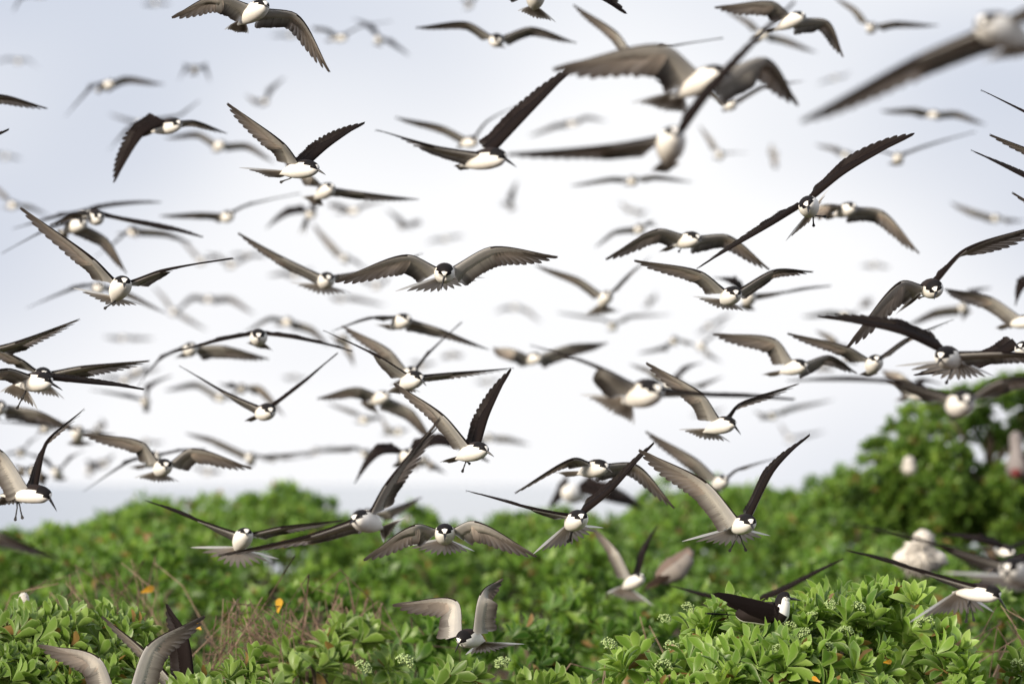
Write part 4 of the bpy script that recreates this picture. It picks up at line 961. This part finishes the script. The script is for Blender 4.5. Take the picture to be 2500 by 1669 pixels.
FLOCK = 'sooty terns wheeling over the island scrub'
def tern(rec):
    label, tile, head, rump, aw, at_, bw, bt, op = rec
    def P2(p): return np.array(sight(*p) if isinstance(p[0], str) else sight(tile, *p))
    H2, R2, AW, AT, BW, BT = (P2(p) for p in (head, rump, aw, at_, bw, bt))
    d = op['d'] * 1.0
    k = d / F_PX
    M = lambda p, dz=0.0: local(p[0], p[1], d - dz)
    # body axis, towards the lens
    K = op.get('k', 1.0)
    lb = 0.150 * K
    l2 = np.linalg.norm(H2 - R2) * k
    face = op.get('face', 1)
    dz = face * math.sqrt(max(lb * lb - l2 * l2, 0.0006))
    H, R = M(H2, dz * 0.5), M(R2, -dz * 0.5)
    F = unit(H - R)
    back = -F
    LB = np.linalg.norm(H - R)
    # wings: the near one is the bird's right unless swapped
    sA = -1 if op.get('swap') else 1
    upv = np.array([*op.get('up', (0, 1)), 0.0])
    up0 = unit(upv - np.dot(upv, F) * F)
    rt0 = np.cross(F, up0)
    ab = (M(AW) - M(BW)) * sA
    ab = ab - np.dot(ab, F) * F
    ab = ab / max(0.08, np.linalg.norm(ab))
    rt = unit(rt0 * 0.65 + ab * 0.55); rt = unit(rt - np.dot(rt, F) * F)
    up = np.cross(rt, F)
    mid = R + F * LB * 0.66 + up * 0.012
    joints = []
    for (W2, T2, sg) in ((AW, AT, sA), (BW, BT, -sA)):
        side = rt * sg
        S = mid + side * 0.020
        pa = unit(side * 0.9 + F * 0.35); ph = unit(side * 0.9 - F * 0.6)
        zs = S[2] + d
        Wf = M(W2, zs)
        la2 = np.linalg.norm((Wf - S)[:2])
        dza = math.copysign(1, pa[2]) * math.sqrt(max((0.165 * K) ** 2 - la2 * la2, 0)) * 0.7
        W = M(W2, zs + dza)
        zt = W[2] + d
        lh2 = np.linalg.norm((M(T2, zt) - W)[:2])
        dzh = math.copysign(1, ph[2]) * math.sqrt(max((0.27 * K) ** 2 - lh2 * lh2, 0)) * 0.75
        T = M(T2, zt + dzh)
        joints.append((S, W, T, sg))
    origin = to_world(mid)
    root = tag(empty(op.get('name', 'sooty_tern'), origin), label, 'bird', FLOCK)
    sharp = op.get('sharp', 0)
    far = d > 40
    # body: tail base, breast, neck, head, one continuous skin
    if op.get('bill'):
        B2 = P2(op['bill'])
        lbl = np.linalg.norm(M(B2, H[2] + d)[:2] - H[:2])
        bz = math.sqrt(max(0.062 ** 2 - lbl ** 2, 0)) * (1 if not op.get('billaway') else -1)
        bd = M(B2, H[2] + d + bz) - H
    else:
        bd = unit(F + np.array([0, -0.12, 0])) * 0.06
    bl = np.linalg.norm(bd); bd = bd / bl
    n = 15 if not far else 11
    uu = np.linspace(0, 1, n)
    P0, P3 = R - F * 0.040, H + bd * 0.024
    path = hermite(P0, P3, F * LB * 1.35, bd * LB * 0.62, uu)
    rad = np.interp(uu, [0, 0.1, 0.22, 0.38, 0.55, 0.68, 0.78, 0.86, 0.92, 0.97, 1.0], [0.006, 0.011, 0.023, 0.035, 0.0395, 0.0365, 0.030, 0.0245, 0.0208, 0.0130, 0.006])
    sz = min(1.12, max(0.92, LB / 0.15 / K)) * K * 0.94
    mb = Mesh()
    ups = [unit(up + np.array([0, 0, 1.4]) * op.get('headdown', 0) * float(smooth(0.5, 0.75, u))) for u in uu]
    ring_mesh(mb, path, ups, [(r * (0.82 + 0.2 * F[2] ** 2 + (0.18 - 0.2 * F[2] ** 2) * float(smooth(0.62, 0.85, u))) * sz, r * 1.04 * sz) for r, u in zip(rad, uu)], 20 if sharp else 12, head_colour(0.66, 0.84) if not op.get('white') else (lambda u, phi: WHITE))
    body = finish(mb.build('body', M_BODY, root), origin)
    # bill
    bb = H + bd * 0.018
    tipb = H + bd * max(0.056, bl)
    bp = hermite(bb, tipb, bd * 0.03, unit(bd - up * 0.25) * 0.03, np.linspace(0, 1, 5))
    V, Fc = tube(bp, [0.0058, 0.0050, 0.0038, 0.0022, 0.0005], 6)
    me = mesh_from('bill', V, Fc, M_BILL); finish(link('bill', me, root), origin)
    # wings
    cA, cB = op['c']
    for (S, W, T, sg), c in zip(joints, (cA, cB)):
        wing(K, root, origin, S, W, T, sg, c, back, bool(sharp), rt)
    # tail: a fan of feathers with long outer streamers
    base = R - F * 0.012
    ends = []
    tl = op.get('tail')
    for j in (0, 1):
        sg = (1 if j == 0 else -1) * sA
        if tl:
            t2 = P2(tl[j])
            q = M(t2, R[2] + d)
            l = np.linalg.norm((q - base)[:2])
            zz = math.sqrt(max(0.165 ** 2 - l * l, 0.0009)) * (-1 if back[2] <= 0 else 1) * 0.8
            ends.append(M(t2, R[2] + d + zz))
        else:
            ends.append(base + unit(back + rt * sg * 0.33 - up * 0.05) * 0.15)
    ea, eb = ends[0] - base, ends[1] - base
    nf = 12
    tm = Mesh(); parts = []
    nt_ = unit(np.cross(eb, ea)); nt_ = nt_ if np.dot(nt_, up) > 0 else -nt_
    facing = max(0.0, F[2])
    opp = max(0.0, -np.dot(unit(ea), unit(eb)))            # how far the fan is opened
    md = unit(unit(ea) + unit(eb) + back * 0.5 - up * (op.get('droop', 0.28) * facing))
    nt_ = unit(nt_ * 0.5 + up * 0.6 - np.array([0, 0, 0.75 * facing]))
    for i in range(nf):
        w = i / (nf - 1); e = abs(2 * w - 1)
        ww = abs(2 * w - 1) ** 0.8
        dirv = (unit(ea) if w < 0.5 else unit(eb)) * ww + md * (1 - ww)
        L_ = (np.linalg.norm(ea) * (1 - w) + np.linalg.norm(eb) * w)
        ln = 0.098 + max(0.0, L_ - 0.098) * e ** 3.2
        fm = Mesh() if sharp else tm
        outer = i in (0, nf - 1)
        side = unit(np.cross(nt_, unit(dirv)))
        b0 = base + side * (w - 0.5) * -0.022 - nt_ * 0.0006 * (6 - abs(i - 5.5))
        if outer:
            blade(fm, b0, base + unit(dirv) * ln, nt_, 0.0058, (TOP, WHITE * 0.5), (WHITE * 0.95, WHITE * 0.9), 0.0006, 0.0, True)
        else:
            blade(fm, b0, base + unit(dirv) * ln, nt_, 0.0095, (TOP, TOP), (TAIL_U * 1.15, TAIL_U * 0.45), 0.0010, 0.0, True)
        if sharp: parts.append(fm)
    if sharp:
        for fm in parts:
            if fm.n: finish(fm.build('tail_feather', M_FEATHER, root), origin)
    else:
        finish(tm.build('tail', M_FEATHER, root), origin)
    # dangling feet
    for f2 in op.get('feet', ()):
        fp = M(P2(f2), R[2] + d + 0.02)
        hip = R + F * 0.03 - up * 0.022
        V, Fc = tube(wander(hip, fp, 5, 0.03, RNG), [0.004, 0.0032, 0.0026, 0.0026, 0.003], 6)
        bse = len(V)
        toe = unit(fp - hip)
        sd2 = unit(np.cross(toe, [0, 0, 1.0]))
        web = [fp + sd2 * 0.002, fp + toe * 0.015 + sd2 * 0.006, fp + toe * 0.020, fp + toe * 0.015 - sd2 * 0.006, fp - sd2 * 0.002]
        V = list(V) + web + [p + np.array([0, 0, 0.0015]) for p in web]
        q = list(range(bse, bse + 5)); r_ = list(range(bse + 5, bse + 10))
        Fc = list(Fc) + [tuple(q)] + [tuple(r_[::-1])] + [(q[i], r_[i], r_[(i + 1) % 5], q[(i + 1) % 5]) for i in range(5)]
        finish(link('foot', mesh_from('foot', V, Fc, M_FOOT, False), root), origin)
    if sharp:
        for sg in (-1, 1):
            ep = H + bd * 0.008 + np.cross(bd, up) * sg * 0.0195 + up * 0.004
            eye_mesh(root, origin, ep, 0.0034)
    return root

def ico(r, c=(0, 0, 0), sc=(1, 1, 1), seg=10, rings=7):
    V, F = [], []
    for i in range(rings + 1):
        a = math.pi * i / rings
        for k in range(seg):
            b = 2 * math.pi * k / seg
            V.append(np.array([math.sin(a) * math.cos(b) * sc[0], math.sin(a) * math.sin(b) * sc[1], math.cos(a) * sc[2]]) * r + np.asarray(c))
    for i in range(rings):
        for k in range(seg):
            F.append((i * seg + k, (i + 1) * seg + k, (i + 1) * seg + (k + 1) % seg, i * seg + (k + 1) % seg))
    return V, F
def eye_mesh(root, origin, ep, r):
    V, F = ico(r, ep, seg=8, rings=5)
    return finish(link('eye', mesh_from('eye', V, F, M_EYE), root), origin)

for rec in TERNS:
    tern(rec)

# ------------------------------------------------------------------ birds that sit
def perched(name, label, d, pts, cap, colour_top, colour_under, wing_tips, radii, wing_w=0.016, cat='bird', group=None, eye=True, scale=1.0):
    """pts: rump, breast, neck, head, bill tip as sights; wing_tips: sights of the folded wing points"""
    M = lambda p, dz=0.0: local(p[0], p[1], d - dz)
    rump, breast, neck, hd, bt = (M(p) for p in pts)
    origin = to_world(np.array([breast[0], breast[1] - radii[1], breast[2]]))
    root = tag(empty(name, origin), label, cat, group)
    bd = unit(bt - hd)
    knots = np.array([rump + (rump - breast) * 0.15, rump, (rump + breast) / 2 + np.array([0, 0.006, 0]), breast, (breast + neck) / 2, neck, hd - bd * 0.006, hd + bd * 0.012, hd + bd * 0.022])
    rk = np.array([0.008, radii[0], (radii[0] + radii[1]) / 2 * 1.08, radii[1], radii[1] * 0.82, radii[2], radii[3], radii[3] * 0.86, 0.006]) * scale
    t = np.linspace(0, len(knots) - 1, 25)
    path = np.stack([np.interp(t, range(len(knots)), knots[:, a]) for a in range(3)], 1)
    for _ in range(2): path[1:-1] = (path[:-2] + 2 * path[1:-1] + path[2:]) / 4
    rad = np.interp(t, range(len(knots)), rk)
    ups = []
    for i in range(25):
        tg = unit(path[min(i + 1, 24)] - path[max(i - 1, 0)])
        side = np.array([0, 0, 1.0]); u = np.cross(side, tg)
        ups.append(u if (u[1] > -0.2) else -u)
    mb = Mesh()
    def colf(u, phi):
        return cap(u, phi)
    sgn = 1 if bt[0] > hd[0] else -1
    ups = []
    for i in range(25):
        tg = unit(path[min(i + 1, 24)] - path[max(i - 1, 0)])
        u = np.array([-tg[1], tg[0], 0]) * sgn
        ups.append(unit(u) if np.linalg.norm(u) > 0.1 else np.array([0, 1.0, 0]))
    ring_mesh(mb, path, ups, [float(r) for r in rad], 22, colf)
    finish(mb.build('body', M_BODY, root), origin)
    V, Fc = tube(hermite(hd + bd * 0.016, bt, bd * 0.02, unit(bd + np.array([0, -0.2, 0])) * 0.02, np.linspace(0, 1, 5)), np.array([0.0065, 0.0056, 0.0042, 0.0024, 0.0006]) * scale, 6)
    finish(link('bill', mesh_from('bill', V, Fc, M_BILL), root), origin)
    for j, (w2, dz) in enumerate(wing_tips):
        tip = M(w2, dz)
        wm = Mesh()
        sh = breast + (neck - breast) * 0.35 + np.array([0, 0.0, math.copysign(radii[1] * 0.8, dz)])
        for i in range(9):
            f = i / 8
            b0 = sh + (rump - sh) * (0.10 * f) + np.array([0, 0.012 - wing_w * 2.9 * f, math.copysign(0.008 * math.sin(f * 3.1), dz)]) * scale
            e0 = tip + (sh - tip) * (0.42 * f) + np.array([0, -0.020 * f, 0]) * scale
            n_ = np.array([0.1, 0.5, math.copysign(1, dz)])
            blade(wm, b0, e0, unit(n_), wing_w * scale, (colour_top, colour_top * 0.8), (colour_under, colour_under), 0.0018, 0.004)
        finish(wm.build('wing', M_FEATHER, root), origin)
    tm = Mesh()
    for i in range(6):
        e0 = rump + (rump - breast) * 1.0 + np.array([0, -0.004 + 0.008 * i / 5, (i - 2.5) * 0.008]) * scale
        blade(tm, rump - np.array([0, 0.004, 0]), e0, np.array([0, 1.0, 0.2]), 0.009 * scale, (colour_top, colour_top), (colour_under, colour_under), 0.001)
    finish(tm.build('tail', M_FEATHER, root), origin)
    if eye:
        eye_mesh(root, origin, hd + bd * 0.008 + np.array([0, 0.004, radii[3] * 0.92]) * scale, 0.004 * scale)
    return root, origin
def S4(x, y): return sight('d4', x, y)
def S3(x, y): return sight('d3', x, y)
def sit_cap(u, phi):
    if u < 0.62: return TOP * 0.6 if phi < (152 if u < 0.42 else 58) else WHITE
    if u < 0.80: return BLACK if phi < 80 else WHITE
    if u < 0.93: return BLACK if phi < 84 else WHITE
    return WHITE if phi < 45 else (BLACK if phi < 98 else WHITE)
perched('perched_tern', "sooty tern sitting on top of the big bright bush, facing right", 20.6,
        (S4(-150, 1062), S4(112, 1068), S4(146, 995), S4(163, 940), S4(290, 966)), sit_cap, TOP * 0.6, TOP,
        ((S3(1608, 912), 0.035), (S3(1700, 985), -0.035)), (0.030, 0.047, 0.030, 0.0235))

def fluffy(label, d, body, head, rb, rh, mat, seed, bill=None, cat='bird', name='white_chick', n_tuft=260, pouch=None, dark=None, lumps=()):
    """a down-covered sitting bird: rounded body and head in one skin, with tufts of down"""
    rng = np.random.default_rng(seed)
    M = lambda p: local(p[0], p[1], d)
    b, h = M(body), M(head)
    origin = to_world(b - np.array([0, rb, 0]))
    root = tag(empty(name, origin), label, cat)
    ax = h - b
    path = np.array([b - np.array([0, rb, 0]) , b - np.array([0, rb * 0.8, 0]), b - np.array([0, rb * 0.3, 0]), b + ax * 0.1, b + ax * 0.38, b + ax * 0.62, h - unit(ax) * rh * 0.3, h + unit(ax) * rh * 0.35, h + unit(ax) * rh * 0.85, h + unit(ax) * rh])
    rad = [rb * 0.3, rb * 0.75, rb * 1.03, rb, rb * 0.74, rh * 1.0, rh * 1.05, rh * 0.95, rh * 0.5, rh * 0.15]
    V, F = tube(path, rad, 14)
    V = [np.asarray(v) + rng.normal(0, rb * 0.03, 3) for v in V]
    finish(link('body', mesh_from('body', V, F, mat), root), origin)
    for (p2, r2, *m2) in lumps:                       # half spread downy wings; grey lumps stand for shading between the white ones
        q = M(p2) + np.array([0, 0, rng.normal(0, rb * 0.2)])
        V, F = ico(r2, q, (1.25, 0.75, 1.0), 12, 8)
        V = [v + rng.normal(0, r2 * 0.05, 3) for v in V]
        finish(link('wing', mesh_from('wing', V, F, m2[0] if m2 else mat), root), origin)
    TV, TF = [], []
    for k in range(n_tuft):
        on_head = rng.uniform() < 0.28
        c, r = (h, rh) if on_head else (b, rb)
        u = unit(rng.normal(0, 1, 3)); p = c + u * r * 0.9
        q = p + (u + np.array([0, -0.5, 0])) * r * rng.uniform(0.2, 0.6)
        s = unit(np.cross(u, rng.normal(0, 1, 3))) * r * 0.09
        s2 = np.cross(u, s)
        i = len(TV); TV += [p - s, p + s * 0.6 + s2, p + s * 0.6 - s2, q]; TF += [(i, i + 1, i + 3), (i + 1, i + 2, i + 3), (i + 2, i, i + 3)]
    tf = finish(link('down', mesh_from('down', TV, TF, mat), root), origin); tf['kind'] = 'stuff'
    if bill is not None:
        bt = M(bill); bt[2] += rh
        V, F = tube(np.linspace(h + np.array([0, 0, rh * 0.6]), bt, 4), [rh * 0.3, rh * 0.22, rh * 0.14, rh * 0.03], 6)
        finish(link('bill', mesh_from('bill', V, F, M_BILL), root), origin)
        for sg in (-1, 1):
            eye_mesh(root, origin, h + np.array([sg * rh * 0.6, rh * 0.25, rh * 0.75]), rh * 0.14)
    if pouch is not None:
        V, F = ico(pouch[1], M(pouch[0]) + np.array([0, 0, rb * 0.5]), (0.85, 0.8, 1.1), 12, 9)
        finish(link('throat_pouch', mesh_from('throat_pouch', V, F, M_RED), root), origin)
    if dark is not None:
        for (p2, q2, w) in dark:
            wm = Mesh()
            p, q = M(p2), M(q2)
            p[2] += rb * 0.75; q[2] += rb * 0.4
            for i in range(7):
                o_ = np.array([(i - 3) * w * 0.28, 0, 0.004 * (3 - abs(i - 3))])
                blade(wm, p + o_, q + o_ * 0.5 + (p - q) * 0.05 * abs(i - 3), np.array([0.2, 0.2, 1.0]), w * 0.34, (TOP * 1.6, TOP), (TOP, TOP), 0.002)
            finish(wm.build('wing', M_FEATHER, root), origin)
    return root
M_GREY = plain('grey_feathers_and_shade', (0.22, 0.20, 0.20), 0.8, 0.1, 40, 0.25)  # feathers of the pouched bird; on the white chick, shading put in as grey
def D1(x, y): return sight('d1', x, y)
def C4(x, y): return sight('c4', x, y)
fluffy("small white bird peeping over the bush at the bottom left", 22.7, D1(172, 1005), D1(172, 945), 0.034, 0.021, M_DOWN, 1, bill=D1(176, 962), name='white_bird', n_tuft=60)
fluffy("big fluffy white chick sitting in the scrub at the right", 31.5, S4(1140, 640), S4(1170, 525), 0.095, 0.056, M_DOWN, 2, bill=S4(1176, 548), n_tuft=700, lumps=((S4(1055, 660), 0.068), (S4(1235, 655), 0.066), (S4(1150, 610), 0.05, M_GREY), (S4(1290, 680), 0.035), (S4(1222, 700), 0.055, M_GREY)))
fluffy("small white roosting bird in the left edge of the tree", 41.5, C4(1318, 1390), C4(1318, 1345), 0.050, 0.040, M_DOWN, 4, name='white_bird', n_tuft=90)
fluffy("grey bird with a red throat pouch perched in the tree at the right border", 41.8, C4(2300, 1390), C4(2275, 1130), 0.085, 0.045, M_GREY, 5, name='pouched_bird', pouch=(C4(2275, 1440), 0.055),
       dark=((C4(2370, 1280), C4(2400, 1620), 0.05),), n_tuft=160)
BROWN = np.array([0.10, 0.068, 0.052])
def brown_cap(u, phi): return np.array([0.15, 0.112, 0.094]) if phi < 60 else (np.array([0.24, 0.19, 0.165]) if u > 0.74 else np.array([0.25, 0.225, 0.205]))
perched('brown_bird', "brown bird flying through the scrub with its wing held flat along its back", 29.0,
        (S3(1215, 815), S3(1335, 730), S3(1405, 660), S3(1432, 622), S3(1478, 600)), brown_cap, BROWN * 0.7, BROWN * 2.5,
        ((S3(1105, 870), 0.04), (S3(1120, 880), -0.04)), (0.040, 0.068, 0.050, 0.034), eye=False, scale=1.0, wing_w=0.0110)
